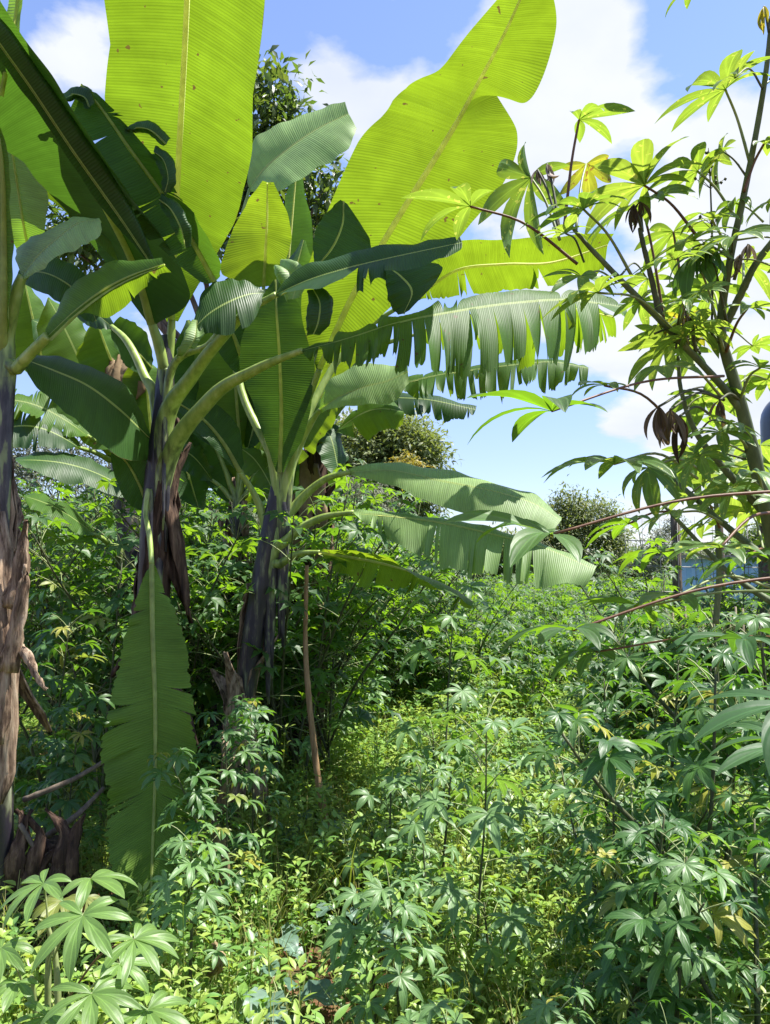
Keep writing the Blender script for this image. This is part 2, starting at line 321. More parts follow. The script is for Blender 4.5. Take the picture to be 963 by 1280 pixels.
M['cassava_near'] = leaf_mat('cassava_leaf_near', [(0.040, 0.105, 0.040), (0.055, 0.125, 0.045)], [(0.12, 0.28, 0.02), (0.15, 0.32, 0.02)], 0.36, 0.5, 0.32, 1.3, 'leaf', 0.24, (0.14, 0.12, 0.04))
M['cassava_lime'] = leaf_mat('cassava_leaf_young', [(0.075, 0.16, 0.035), (0.10, 0.20, 0.04)], [(0.27, 0.43, 0.03), (0.38, 0.51, 0.045), (0.25, 0.40, 0.03)], 0.46, 0.42, 0.5, 1.35, 'leaf', 0.34, (0.50, 0.55, 0.08))
M['cassava_yellow'] = leaf_mat('cassava_leaf_yellow', [(0.28, 0.26, 0.03), (0.20, 0.24, 0.04)], [(0.60, 0.50, 0.03), (0.45, 0.50, 0.03)], 0.48, 0.5, 0.4, 1.2, 'leaf', 0.36, (0.30, 0.16, 0.03))
M['wilted'] = leaf_mat('wilted_leaf', [(0.055, 0.040, 0.028), (0.10, 0.07, 0.045), (0.20, 0.16, 0.11)], [(0.10, 0.06, 0.02), (0.14, 0.09, 0.03), (0.2, 0.14, 0.06)], 0.22, 0.75, 0.2, 1.2, 'leaf', 0)
M['wilted_pale'] = leaf_mat('wilted_leaf_pale', [(0.26, 0.21, 0.16), (0.36, 0.30, 0.24)], [(0.22, 0.14, 0.06), (0.2, 0.14, 0.06)], 0.22, 0.75, 0.2, 1.2, 'leaf', 0)
M['weed'] = leaf_mat('weed_leaf', [(0.10, 0.21, 0.05), (0.16, 0.28, 0.055), (0.24, 0.35, 0.065), (0.27, 0.35, 0.08)], [(0.24, 0.46, 0.03), (0.36, 0.56, 0.03), (0.48, 0.62, 0.04), (0.52, 0.6, 0.05)], 0.34, 0.42, 0.6, 1.2, 'none')
M['grass'] = leaf_mat('grass_blade', [(0.10, 0.17, 0.035), (0.16, 0.20, 0.05), (0.26, 0.24, 0.09)], [(0.38, 0.52, 0.04), (0.45, 0.5, 0.06), (0.45, 0.4, 0.12)], 0.42, 0.5, 0.4, 1.2, 'none')
M['kale'] = leaf_mat('kale_leaf', [(0.10, 0.18, 0.13), (0.14, 0.23, 0.17), (0.08, 0.16, 0.11)], [(0.18, 0.34, 0.08), (0.24, 0.4, 0.10), (0.16, 0.3, 0.06)], 0.3, 0.42, 0.7, 1.1, 'leaf', 0)
M['tree_leaf'] = leaf_mat('tree_leaf', [(0.030, 0.060, 0.018), (0.055, 0.095, 0.028), (0.09, 0.13, 0.04)], [(0.12, 0.22, 0.02), (0.2, 0.3, 0.03), (0.26, 0.34, 0.04)], 0.34, 0.45, 0.5, 1.3, 'none')
M['tree_leaf_olive'] = leaf_mat('tree_leaf_olive', [(0.07, 0.10, 0.03), (0.12, 0.16, 0.05), (0.17, 0.19, 0.07)], [(0.2, 0.28, 0.04), (0.3, 0.36, 0.05), (0.36, 0.38, 0.08)], 0.34, 0.5, 0.4, 1.3, 'none')
M['tree_leaf_orange'] = leaf_mat('tree_leaf_orange', [(0.26, 0.20, 0.03), (0.17, 0.19, 0.04)], [(0.5, 0.34, 0.03), (0.4, 0.36, 0.04)], 0.34, 0.5, 0.4, 1.2, 'none')
M['tree_leaf_grey'] = leaf_mat('tree_leaf_grey', [(0.13, 0.15, 0.10), (0.19, 0.20, 0.14)], [(0.2, 0.24, 0.12), (0.26, 0.28, 0.15)], 0.3, 0.6, 0.3, 1.2, 'none')
M['bark'] = bark_mat('bark', [(0.3, (0.05, 0.035, 0.025)), (0.7, (0.20, 0.16, 0.12))], (10, 10, 3), 0.9, 0.8)
M['stake'] = bark_mat('stake_bark', [(0.3, (0.20, 0.11, 0.05)), (0.7, (0.42, 0.27, 0.14))], (20, 20, 3), 0.85, 0.6, dist=0.004)
M['cassava_stem'] = bark_mat('cassava_stem_green', [(0.3, (0.055, 0.075, 0.03)), (0.55, (0.10, 0.13, 0.055)), (0.8, (0.20, 0.22, 0.12))], (20, 20, 6), 0.6, 0.5, dist=0.004)
M['cassava_stem_dark'] = bark_mat('cassava_stem_dark', [(0.3, (0.035, 0.04, 0.02)), (0.7, (0.10, 0.11, 0.05))], (20, 20, 6), 0.6, 0.5, dist=0.004)
M['red_petiole'] = bark_mat('petiole_red', [(0.35, (0.10, 0.04, 0.025)), (0.6, (0.16, 0.085, 0.045)), (0.75, (0.15, 0.15, 0.06))], (20, 20, 6), 0.5, 0.2, dist=0.002)
M['green_petiole'] = bark_mat('petiole_pale_green', [(0.3, (0.14, 0.20, 0.06)), (0.7, (0.28, 0.30, 0.14))], (20, 20, 6), 0.5, 0.2, dist=0.002)

# ------------------------------------------------------------------ ground
def soil_mat():
    m, t = new_mat('soil')
    tco = N(t, 'ShaderNodeTexCoord')
    n1 = N(t, 'ShaderNodeTexNoise'); n1.inputs['Scale'].default_value = 1.4; n1.inputs['Detail'].default_value = 8; n1.inputs['Roughness'].default_value = 0.7
    n2 = N(t, 'ShaderNodeTexNoise'); n2.inputs['Scale'].default_value = 28; n2.inputs['Detail'].default_value = 6; n2.inputs['Roughness'].default_value = 0.7
    for n in (n1, n2): t.links.new(tco.outputs['Object'], n.inputs['Vector'])
    a = ramp(t, n2.outputs['Fac'], [(0.3, (0.07, 0.026, 0.014)), (0.55, (0.20, 0.075, 0.038)), (0.75, (0.34, 0.17, 0.10))])
    b = ramp(t, n2.outputs['Fac'], [(0.3, (0.035, 0.055, 0.014)), (0.6, (0.11, 0.14, 0.035)), (0.8, (0.22, 0.19, 0.08))])
    f = ramp(t, n1.outputs['Fac'], [(0.45, (0, 0, 0)), (0.56, (1, 1, 1))])
    c = mixc(t, f, a, b)
    sx = N(t, 'ShaderNodeSeparateXYZ'); t.links.new(tco.outputs['Object'], sx.inputs[0])
    ff = ramp(t, mth(t, 'MULTIPLY', sx.outputs[1], 0.02), [(0.18, (0, 0, 0)), (0.3, (1, 1, 1))])
    c = mixc(t, ff, c, ramp(t, n2.outputs['Fac'], [(0.3, (0.03, 0.05, 0.015)), (0.7, (0.08, 0.12, 0.035))]))
    bp = N(t, 'ShaderNodeBump'); bp.inputs['Strength'].default_value = 1; bp.inputs['Distance'].default_value = 0.03; t.links.new(n2.outputs['Fac'], bp.inputs['Height'])
    pr = N(t, 'ShaderNodeBsdfPrincipled'); t.links.new(c, pr.inputs['Base Color']); pr.inputs['Roughness'].default_value = 0.95; t.links.new(bp.outputs[0], pr.inputs['Normal'])
    o = N(t, 'ShaderNodeOutputMaterial'); t.links.new(pr.outputs[0], o.inputs[0])
    return m
M['soil'] = soil_mat()
def gz(x, y):
    x = np.asarray(x, float); y = np.asarray(y, float)
    near = np.exp(-((y / 40.0) ** 2))
    return 0.05 * np.sin(x * 1.3 + 0.5) * np.cos(y * 1.1) * near + 0.03 * np.sin(x * 3.1 + y * 2.3) * near
xs = np.concatenate([np.linspace(-1500, -40, 14), np.linspace(-30, 30, 181), np.linspace(40, 1500, 14)])
ys = np.concatenate([np.linspace(-1500, -8, 10), np.linspace(-4, 40, 177), np.linspace(50, 2500, 14)])
X, Y_ = np.meshgrid(xs, ys, indexing='ij')
g = Geo(); g.add(np.stack([X, Y_, gz(X, Y_)], -1).reshape(-1, 3), grid_faces(len(xs), len(ys)))
tag(g.build('ground', M['soil']), kind='structure')

# ------------------------------------------------------------------ banana leaves
def banana_leaf(parent, mid, L, R, pet=None, mat='banana', n=90, tearL=0, tearR=0, bulge=0.06, seed=0, r0=0.016, rt=0.004, ripple=0.005, petmat='petiole', pr=(0.034, 0.018), name='leaf', gap=0.35, depth=0.15, mflip=False):
    """mid, L, R: control points (pixel x, pixel y, distance) of the midrib and of both blade edges"""
    g_ = np.random.default_rng(seed + 101)
    mid3 = PP(mid); nn = len(mid)
    geo = Geo(); rv = g_.random()
    S = 9
    Ltot = np.linalg.norm(np.diff(catmull(mid3, np.linspace(0, 1, 60)), axis=0), axis=1).sum()
    for side, (edge, tears) in enumerate(((L, tearL), (R, tearR))):
        if edge is None: continue
        e3 = PP(edge)
        if tears:
            cuts = g_.uniform(0.06, 0.98, int(tears)); cuts = np.where(g_.random(int(tears)) < 0.35, np.clip(np.roll(cuts, 1) + g_.normal(0, 0.02, int(tears)), 0.05, 0.98), cuts); cuts = np.sort(cuts); cuts = cuts[np.concatenate([[True], np.diff(cuts) > 0.012])]
        else: cuts = np.array([])
        b = np.concatenate([[0], cuts, [1]])
        ej = g_.normal(0, 0.028, 14); ej[0] = ej[-1] = 0
        for k in range(len(b) - 1):
            t0, t1 = b[k], b[k + 1]; wdt = t1 - t0
            m = max(3, int(n * wdt) + 2); ts = np.linspace(t0, t1, m); tm = 0.5 * (t0 + t1)
            s = np.linspace(0, 1, S)
            sd0 = g_.uniform(0, depth) if tears else 1
            cgap = g_.uniform(min(0.05, gap * 0.5), gap) if tears else 0
            T2 = ts[:, None] + 0 * s[None]
            if tears:
                pull = np.clip((s - sd0) / (1 - sd0 + 1e-6), 0, 1)[None] ** 1.2 * cgap
                lo = (k > 0); hi = (k < len(b) - 2)
                cen = tm if (lo and hi) else (t1 if not hi else t0) if False else tm
                T2 = T2 + (cen - T2) * pull * (1.0 if wdt < 0.3 else 0.3 / wdt)
            Mi = catmull(mid3, T2.ravel()).reshape(m, S, 3)
            M0 = catmull(mid3, ts)[:, None]
            Ei = catmull(e3, T2.ravel()).reshape(m, S, 3)
            D = Ei - Mi; ln = np.linalg.norm(D, axis=2, keepdims=True) + 1e-6
            tang = np.gradient(catmull(mid3, np.linspace(0, 1, 60)), axis=0)
            ti = np.stack([np.interp(ts, np.linspace(0, 1, 60), tang[:, c]) for c in range(3)], -1)
            nv = np.cross(ti[:, None] + 0 * D, D); nv /= np.linalg.norm(nv, axis=2, keepdims=True) + 1e-9
            nv *= 1 if side == 0 else -1
            nv = np.where(nv[..., 2:3].mean() < 0, -nv, nv)
            ss = s[None, :, None]
            lenf = 1.0 + (g_.uniform(-0.16, 0.02) if tears else 0) + np.interp(T2, np.linspace(0, 1, 14), ej)[..., None] - (np.abs(g_.normal(0, 0.05, (m, 1, 1))) * (np.linspace(0, 1, S)[None, :, None] ** 3) if tears > 5 else 0) - (g_.choice([0, 0.3, 0.5], p=[0.88, 0.07, 0.05]) if tears > 20 else 0)
            Pt = M0 * (1 - ss) + Mi * ss + D * ss * lenf + nv * ln * bulge * np.sin(np.pi * ss * 0.9)
            Pt = Pt + nv * (ripple * ss ** 2 * (np.sin(ts * (13 + seed % 5) + seed + 2 * side) + 0.5 * np.sin(ts * (29 + seed % 7) + 1.3 * seed) + 0.25 * np.sin(ts * 57 + seed))[:, None, None])
            if tears:
                amp = np.clip((s - sd0) / (1 - sd0 + 1e-6), 0, 1)[None, :, None] ** 1.4
                Pt = Pt + nv * amp * ln * g_.normal(0, 0.13) + ti[:, None] / (np.linalg.norm(ti, axis=1)[:, None, None] + 1e-9) * amp * ln * g_.normal(0, 0.05)
                if tears > 20: Pt = Pt + nv * amp * ((ts - tm) * Ltot)[:, None, None] * g_.normal(0, 0.55)
                # curl of the free strip edges
                Pt = Pt + nv * amp * (((ts - tm) / (wdt / 2 + 1e-6)) ** 2)[:, None, None] * g_.normal(0, 0.02)
            sg = (s if side == 0 else -s)
            U = np.stack([np.repeat(ts * Ltot, S), np.tile(sg, m)], 1)
            fc = grid_faces(m, S)
            # face the upper side to nv
            v = Pt.reshape(-1, 3); q = fc[len(fc) // 2]; fn = np.cross(v[q[1]] - v[q[0]], v[q[3]] - v[q[0]])
            if np.dot(fn, nv.reshape(-1, 3)[q[0]]) < 0: fc = fc[:, ::-1]
            geo.add(v, fc, U, rv)
    o = geo.build(name, M[mat], parent)
    mr = Geo()
    c = catmull(mid3, np.linspace(0, 1, 24))
    n4 = 48; tt = np.linspace(0, 1, n4); c = catmull(mid3, tt); Tn = np.gradient(c, axis=0); Tn /= np.linalg.norm(Tn, axis=1)[:, None]
    e = catmull(PP(L if L is not None else R), tt) - c; e[0] = e[3]; e[1] = e[3]; e[-1] = e[-4]; e[-2] = e[-4]; e -= (e * Tn).sum(1)[:, None] * Tn; e /= np.linalg.norm(e, axis=1)[:, None] + 1e-9
    un = np.cross(Tn, e); un *= (1 if un[:, 2].mean() > 0 else -1) if not mflip else (1 if un[:, 1].mean() > 0 else -1)
    rr = np.interp(tt, [0, .33, .66, 1], [r0, r0 * 0.8, r0 * 0.55, rt]); th = np.linspace(math.pi, 2 * math.pi, 7)
    Vm = c[:, None] - un[:, None] * 0.003 + rr[:, None, None] * (e[:, None] * np.cos(th)[None, :, None] + un[:, None] * np.sin(th)[None, :, None])
    mr.add(Vm.reshape(-1, 3), grid_faces(n4, 7), np.stack([np.repeat(tt, 7), np.tile(np.linspace(-1, 1, 7), n4)], 1))
    a = mr.build('midrib', M['midrib'], o)
    if pet is not None:
        pg = Geo(); q0 = pet[0]; dn = (q0[0] - 0.16 * (pet[1][0] - q0[0]), q0[1] + 190 * 3.5 / q0[2], q0[2] - 0.015); q0 = (q0[0], q0[1], q0[2] - 0.014)
        pp = PP([dn, q0] + list(pet[1:])); pg.add(*tube(pp, [pr[0] * 0.2, pr[0] * 0.98, pr[0] * 0.70, pr[1], r0], 10, 34, seed, 0.01))
        pg.build('petiole', M[petmat], o)
    return o

def pseudostem(parent, pts, rad, mat='pseudostem', sheaths=0, seed=0, smat='sheath', zr=(0.0, 1.0)):
    g_ = np.random.default_rng(seed)
    pp = PP(pts) if len(pts[0]) == 3 and pts[0][0] > 20 or True else pts
    gg = Geo(); V, Fc, U = tube(pp, rad, 22, 40, seed, 0.0)
    # overlapping leaf bases: ridges spiralling gently up
    c = catmull(pp, np.linspace(0, 1, 40)); cc = np.vstack([c[:1], c, c[-1:]])[:, None]
    VV = V.reshape(42, 22, 3); ang = np.arange(22) / 22 * 2 * np.pi
    h = np.arange(42)[:, None] / 42
    sc_ = 1 + 0.07 * np.sign(np.sin(ang[None] * 2 + h * 9)) * np.abs(np.sin(ang[None] * 2 + h * 9)) ** 0.4 + 0.03 * g_.standard_normal((42, 22))
    VV = cc + (VV - cc) * sc_[..., None]
    gg.add(VV.reshape(-1, 3), Fc, U)
    o = gg.build('pseudostem', M[mat], parent)
    for k in range(sheaths):
        t = g_.uniform(*zr); a = g_.uniform(0, 2 * math.pi)
        p0 = catmull(pp, [t])[0]; r = np.interp(t, np.linspace(0, 1, len(rad)), rad)
        out = np.array([math.cos(a), math.sin(a), 0])
        ln = g_.uniform(0.25, 0.6); up = g_.choice([1, -1], p=[0.5, 0.5])
        pts3 = [p0 + out * r * 0.85 + np.array([0, 0, -up * ln * 0.35]), p0 + out * (r * 1.12), p0 + out * (r * 1.3 + 0.05 * g_.random()) + np.array([0, 0, up * ln * 0.5]), p0 + out * (r * 1.35 + 0.16 * g_.random()) + np.array([0.02 * g_.standard_normal(), 0, up * ln])]
        flap(o, pts3, [0.04, 0.07, 0.055, 0.008], out, g_, smat)
    return o
def flap(parent, pts3, wid, out, g_, mat, name='dead_sheath', twist=0.5):
    m = 14; ts = np.linspace(0, 1, m); c = catmull(np.array(pts3), ts); w_ = np.interp(ts, np.linspace(0, 1, len(wid)), wid) * (1 + 0.12 * g_.standard_normal(m))
    T = np.gradient(c, axis=0); T /= np.linalg.norm(T, axis=1)[:, None]
    Sd = np.cross(T, out); Sd /= np.linalg.norm(Sd, axis=1)[:, None] + 1e-9; Nn = np.cross(Sd, T)
    q = np.linspace(-1, 1, 7); V = []
    tw = g_.normal(0, twist)
    for i in range(m):
        a = tw * ts[i]
        s2 = Sd[i] * math.cos(a) + Nn[i] * math.sin(a); n2 = Nn[i] * math.cos(a) - Sd[i] * math.sin(a)
        for x in q: V.append(c[i] + s2 * x * w_[i] - n2 * (x * x) * w_[i] * 0.5 + n2 * g_.normal(0, 0.004))
    V = np.array(V); gg = Geo(); fc = grid_faces(m, 7)
    gg.add(V, fc, np.stack([np.repeat(ts, 7), np.tile(q, m)], 1), g_.random())
    o = gg.build(name, M[mat], parent)
    md = o.modifiers.new('thick', 'SOLIDIFY'); md.thickness = 0.006
    return o

BG = 'banana plants on the left side'
# --- B: the tall plant left of the middle
B = empty('banana_plant', P(192, 1000, 3.55) * np.array([1, 1, 0]), 'tall banana plant left of the middle, dark purple stem, leaf hanging down to the ground', 'banana plant')
pseudostem(B, [(186, 1190, 3.62), (188, 1000, 3.6), (188, 840, 3.58), (192, 700, 3.55), (198, 590, 3.52), (206, 500, 3.5), (208, 420, 3.5)], [0.09, 0.09, 0.08, 0.07, 0.055, 0.045, 0.026], 'pseudostem', 12, 3, 'sheath_dark', (0.38, 0.66))
banana_leaf(B, [(215, 400, 3.48), (219, 300, 3.38), (225, 180, 3.15), (234, 0, 2.75), (238, -200, 2.35), (240, -420, 2.1)],
            [(208, 402, 3.48), (158, 300, 3.42), (134, 170, 3.2), (133, 0, 2.8), (150, -200, 2.4), (236, -420, 2.1)],
            [(222, 402, 3.48), (268, 322, 3.42), (306, 230, 3.2), (324, 60, 2.8), (318, -170, 2.4), (244, -420, 2.1)],
            [(208, 500, 3.5), (211, 455, 3.5), (214, 420, 3.49), (215, 400, 3.48)], 'banana', seed=1, r0=0.017, pr=(0.03, 0.02), ripple=0.009)
banana_leaf(B, [(190, 405, 3.42), (168, 330, 3.3), (128, 250, 3.1), (80, 165, 2.85), (20, 70, 2.6), (-60, -60, 2.35)],
            [(186, 407, 3.42), (110, 300, 3.35), (60, 245, 3.2), (10, 190, 3.0), (-60, 150, 2.8), (-75, -30, 2.4)],
            [(196, 405, 3.42), (235, 375, 3.30), (205, 300, 3.0), (128, 200, 2.72), (50, 75, 2.5), (-40, -65, 2.33)],
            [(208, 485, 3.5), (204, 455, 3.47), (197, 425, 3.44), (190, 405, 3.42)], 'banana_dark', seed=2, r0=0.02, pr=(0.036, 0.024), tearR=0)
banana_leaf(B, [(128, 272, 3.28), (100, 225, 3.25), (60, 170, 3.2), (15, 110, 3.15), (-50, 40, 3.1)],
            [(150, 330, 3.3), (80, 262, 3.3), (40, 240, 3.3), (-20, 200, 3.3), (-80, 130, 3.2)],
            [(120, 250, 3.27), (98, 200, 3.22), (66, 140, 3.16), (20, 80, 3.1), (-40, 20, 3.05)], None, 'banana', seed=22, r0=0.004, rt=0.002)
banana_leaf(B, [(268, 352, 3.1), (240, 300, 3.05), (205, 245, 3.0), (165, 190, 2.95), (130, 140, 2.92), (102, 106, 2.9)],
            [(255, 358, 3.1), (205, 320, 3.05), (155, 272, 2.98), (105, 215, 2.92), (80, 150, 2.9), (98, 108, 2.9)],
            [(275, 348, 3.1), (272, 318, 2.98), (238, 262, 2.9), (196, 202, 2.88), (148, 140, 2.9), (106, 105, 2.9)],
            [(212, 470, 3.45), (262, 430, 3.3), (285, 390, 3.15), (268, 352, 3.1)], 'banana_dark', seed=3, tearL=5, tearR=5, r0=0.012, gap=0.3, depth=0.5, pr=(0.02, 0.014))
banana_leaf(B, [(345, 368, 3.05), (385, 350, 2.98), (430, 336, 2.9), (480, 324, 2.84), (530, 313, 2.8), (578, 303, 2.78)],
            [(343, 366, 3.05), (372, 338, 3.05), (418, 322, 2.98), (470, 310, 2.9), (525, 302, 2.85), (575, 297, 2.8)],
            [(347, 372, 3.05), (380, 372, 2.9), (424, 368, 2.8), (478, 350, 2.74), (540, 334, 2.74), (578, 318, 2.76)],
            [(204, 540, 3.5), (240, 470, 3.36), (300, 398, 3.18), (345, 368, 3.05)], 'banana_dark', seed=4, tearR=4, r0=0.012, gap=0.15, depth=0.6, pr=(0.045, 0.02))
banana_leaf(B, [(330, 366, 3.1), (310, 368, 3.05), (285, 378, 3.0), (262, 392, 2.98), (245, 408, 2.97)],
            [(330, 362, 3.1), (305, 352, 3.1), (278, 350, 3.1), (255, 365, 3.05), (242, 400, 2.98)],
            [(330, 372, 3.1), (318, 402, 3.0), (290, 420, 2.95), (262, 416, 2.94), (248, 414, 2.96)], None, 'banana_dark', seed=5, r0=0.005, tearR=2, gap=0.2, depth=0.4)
banana_leaf(B, [(378, 438, 3.05), (430, 424, 3.15), (500, 402, 3.3), (570, 388, 3.45), (640, 378, 3.6), (710, 374, 3.75), (782, 384, 3.9)],
            [(378, 434, 3.05), (430, 418, 3.2), (500, 396, 3.38), (570, 380, 3.55), (640, 370, 3.7), (710, 368, 3.85), (782, 380, 3.95)],
            [(378, 446, 3.05), (425, 470, 3.0), (500, 470, 3.12), (575, 472, 3.28), (645, 468, 3.45), (715, 458, 3.6), (785, 418, 3.85)],
            [(206, 590, 3.5), (262, 500, 3.3), (320, 462, 3.15), (378, 438, 3.05)], 'banana', seed=6, tearL=10, tearR=62, r0=0.012, gap=0.6, depth=0.08, n=220, pr=(0.045, 0.022))
banana_leaf(B, [(190, 706, 3.3), (191, 790, 3.2), (194, 880, 3.12), (194, 970, 3.08), (191, 1060, 3.0), (187, 1150, 2.97)],
            [(184, 708, 3.3), (152, 800, 3.16), (130, 900, 3.02), (128, 1005, 2.96), (134, 1100, 2.9), (176, 1175, 2.95)],
            [(196, 708, 3.3), (232, 792, 3.22), (246, 895, 3.08), (250, 1000, 3.02), (242, 1100, 2.96), (226, 1185, 2.95)],
            [(188, 622, 3.44), (182, 640, 3.4), (187, 670, 3.36), (190, 706, 3.3)], 'banana_hang', seed=7, tearL=9, tearR=14, r0=0.011, gap=0.10, depth=0.7, n=150, mflip=True, bulge=-0.05, pr=(0.014, 0.012), ripple=0.012)
banana_leaf(B, [(188, 548, 3.5), (150, 512, 3.35), (110, 482, 3.2), (65, 462, 3.05), (25, 447, 2.95)],
            [(186, 540, 3.5), (165, 492, 3.5), (120, 462, 3.35), (75, 448, 3.2), (26, 442, 2.98)],
            [(188, 575, 3.5), (150, 572, 3.25), (100, 530, 3.05), (60, 498, 2.95), (24, 452, 2.93)], None, 'banana_dark', seed=8, r0=0.010)
banana_leaf(B, [(186, 640, 3.6), (176, 610, 3.55), (160, 580, 3.5), (142, 562, 3.45)],
            [(184, 640, 3.6), (164, 632, 3.55), (146, 602, 3.5), (138, 570, 3.45)],
            [(188, 630, 3.6), (190, 590, 3.5), (172, 562, 3.45), (148, 556, 3.43)], None, 'banana_dark', seed=9, r0=0.008)
banana_leaf(B, [(140, 408, 3.7), (120, 392, 3.75), (105, 382, 3.8), (85, 376, 3.85)],
            [(142, 404, 3.7), (125, 376, 3.8), (105, 368, 3.85), (86, 372, 3.86)],
            [(140, 412, 3.7), (126, 412, 3.7), (108, 406, 3.75), (84, 384, 3.83)],
            [(198, 520, 3.52), (180, 468, 3.55), (160, 428, 3.62), (140, 408, 3.7)], 'banana_dark', seed=10, r0=0.012, pr=(0.03, 0.018))
banana_leaf(B, [(140, 408, 3.7), (155, 425, 3.9), (172, 440, 4.0), (190, 460, 4.1)],
            [(150, 395, 3.7), (170, 405, 3.9), (185, 420, 4.0), (192, 450, 4.1)],
            [(140, 420, 3.7), (150, 445, 3.9), (165, 462, 4.0), (185, 472, 4.1)], None, 'banana_dark', seed=11, r0=0.006)

banana_leaf(B, [(200, 345, 3.0), (150, 272, 2.88), (92, 190, 2.72), (40, 112, 2.58), (-8, 44, 2.46), (-50, -20, 2.38)],
            [(198, 347, 3.02), (142, 282, 2.93), (82, 200, 2.77), (30, 122, 2.62), (-16, 52, 2.5), (-52, -18, 2.39)],
            [(202, 343, 3.0), (160, 260, 2.92), (104, 176, 2.76), (52, 98, 2.61), (4, 34, 2.49), (-48, -24, 2.39)], None, 'banana_dark', seed=51, r0=0.002, rt=0.001, bulge=0.6)
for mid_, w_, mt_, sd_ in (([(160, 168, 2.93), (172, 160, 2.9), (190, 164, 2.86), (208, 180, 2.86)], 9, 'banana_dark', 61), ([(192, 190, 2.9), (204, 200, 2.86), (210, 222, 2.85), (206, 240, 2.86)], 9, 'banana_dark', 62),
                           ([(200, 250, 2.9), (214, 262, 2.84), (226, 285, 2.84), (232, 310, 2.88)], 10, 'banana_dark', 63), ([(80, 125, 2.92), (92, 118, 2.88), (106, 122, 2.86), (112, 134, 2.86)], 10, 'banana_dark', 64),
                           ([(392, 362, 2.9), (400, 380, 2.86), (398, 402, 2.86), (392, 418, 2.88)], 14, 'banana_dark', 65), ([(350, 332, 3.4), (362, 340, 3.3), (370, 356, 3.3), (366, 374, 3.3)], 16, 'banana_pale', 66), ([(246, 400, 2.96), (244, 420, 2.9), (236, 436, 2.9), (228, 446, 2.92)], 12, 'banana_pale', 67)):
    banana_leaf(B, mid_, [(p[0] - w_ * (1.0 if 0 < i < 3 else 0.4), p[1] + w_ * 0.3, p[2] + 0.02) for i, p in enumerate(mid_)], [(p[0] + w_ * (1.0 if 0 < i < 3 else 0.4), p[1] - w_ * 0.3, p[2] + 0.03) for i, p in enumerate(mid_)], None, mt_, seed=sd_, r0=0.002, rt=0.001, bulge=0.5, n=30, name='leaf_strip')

# --- A: the plant at the left edge
A = empty('banana_plant', P(8, 1100, 2.9) * np.array([1, 1, 0]), 'banana plant at the left edge with pale stem above peeling brown dead sheaths', 'banana plant')
pseudostem(A, [(2, 1290, 2.95), (4, 1100, 2.93), (2, 900, 2.9), (0, 720, 2.88), (0, 600, 2.86), (4, 500, 2.85)], [0.045, 0.042, 0.038, 0.034, 0.030, 0.027], 'pseudostem', 5, 5, 'sheath', (0.55, 0.78))
pseudostem(A, [(4, 560, 2.84), (4, 500, 2.84), (8, 440, 2.84), (12, 400, 2.84)], [0.031, 0.034, 0.028, 0.018], 'pale_stem', 0, 6)
gA = np.random.default_rng(44)
for pts, wd in (([(-4, 640, 2.8), (6, 720, 2.78), (10, 850, 2.78), (8, 960, 2.78), (0, 1005, 2.78)], [0.02, 0.035, 0.035, 0.028, 0.006]),
                ([(10, 760, 2.76), (24, 720, 2.76), (30, 670, 2.76), (34, 650, 2.75)], [0.03, 0.025, 0.014, 0.004]),
                ([(8, 840, 2.74), (22, 780, 2.74), (30, 730, 2.74), (32, 705, 2.74)], [0.035, 0.025, 0.016, 0.004]),
                ([(20, 810, 2.76), (34, 820, 2.74), (46, 845, 2.72), (58, 862, 2.72)], [0.02, 0.018, 0.012, 0.003]),
                ([(-10, 700, 2.76), (0, 800, 2.75), (4, 880, 2.75), (-2, 930, 2.75)], [0.03, 0.032, 0.025, 0.01])):
    flap(A, PP(pts), wd, np.array([0.2, -1, 0.1]), gA, 'sheath', twist=0.3)
banana_leaf(A, [(4, 440, 2.82), (6, 380, 2.75), (6, 300, 2.7), (4, 220, 2.62), (-4, 150, 2.55)],
            [(0, 440, 2.82), (-18, 380, 2.75), (-26, 300, 2.7), (-26, 220, 2.62), (-10, 150, 2.55)],
            [(8, 440, 2.82), (13, 380, 2.72), (15, 300, 2.66), (12, 220, 2.6), (0, 150, 2.55)], None, 'banana', seed=12, r0=0.02)
banana_leaf(A, [(28, 345, 2.75), (50, 318, 2.7), (75, 296, 2.65), (100, 278, 2.62), (126, 276, 2.6)],
            [(26, 340, 2.76), (22, 312, 2.85), (48, 296, 2.8), (84, 276, 2.72), (124, 273, 2.62)],
            [(30, 350, 2.74), (62, 330, 2.62), (88, 314, 2.58), (112, 306, 2.56), (128, 288, 2.58)],
            [(8, 470, 2.84), (10, 420, 2.82), (18, 375, 2.78), (28, 345, 2.75)], 'banana_pale', seed=13, r0=0.017, pr=(0.036, 0.026), petmat='petiole')
banana_leaf(A, [(60, 420, 2.72), (95, 388, 2.65), (130, 362, 2.58), (165, 344, 2.52), (205, 330, 2.46)],
            [(58, 415, 2.74), (76, 378, 2.78), (105, 346, 2.72), (145, 328, 2.62), (203, 322, 2.48)],
            [(62, 424, 2.72), (98, 392, 2.64), (135, 400, 2.62), (172, 368, 2.55), (206, 336, 2.46)],
            [(8, 480, 2.84), (22, 460, 2.8), (40, 440, 2.76), (60, 420, 2.72)], 'banana', seed=14, r0=0.018, pr=(0.034, 0.02), tearR=4, gap=0.3, depth=0.2, petmat='petiole')
banana_leaf(A, [(40, 330, 3.4), (30, 280, 3.3), (22, 230, 3.25), (14, 180, 3.2), (6, 130, 3.2)],
            [(30, 330, 3.4), (8, 280, 3.3), (-4, 230, 3.25), (-6, 180, 3.2), (2, 130, 3.2)],
            [(44, 335, 3.4), (54, 290, 3.3), (60, 240, 3.2), (44, 195, 3.15), (10, 130, 3.2)], None, 'banana_pale', seed=15, r0=0.007)
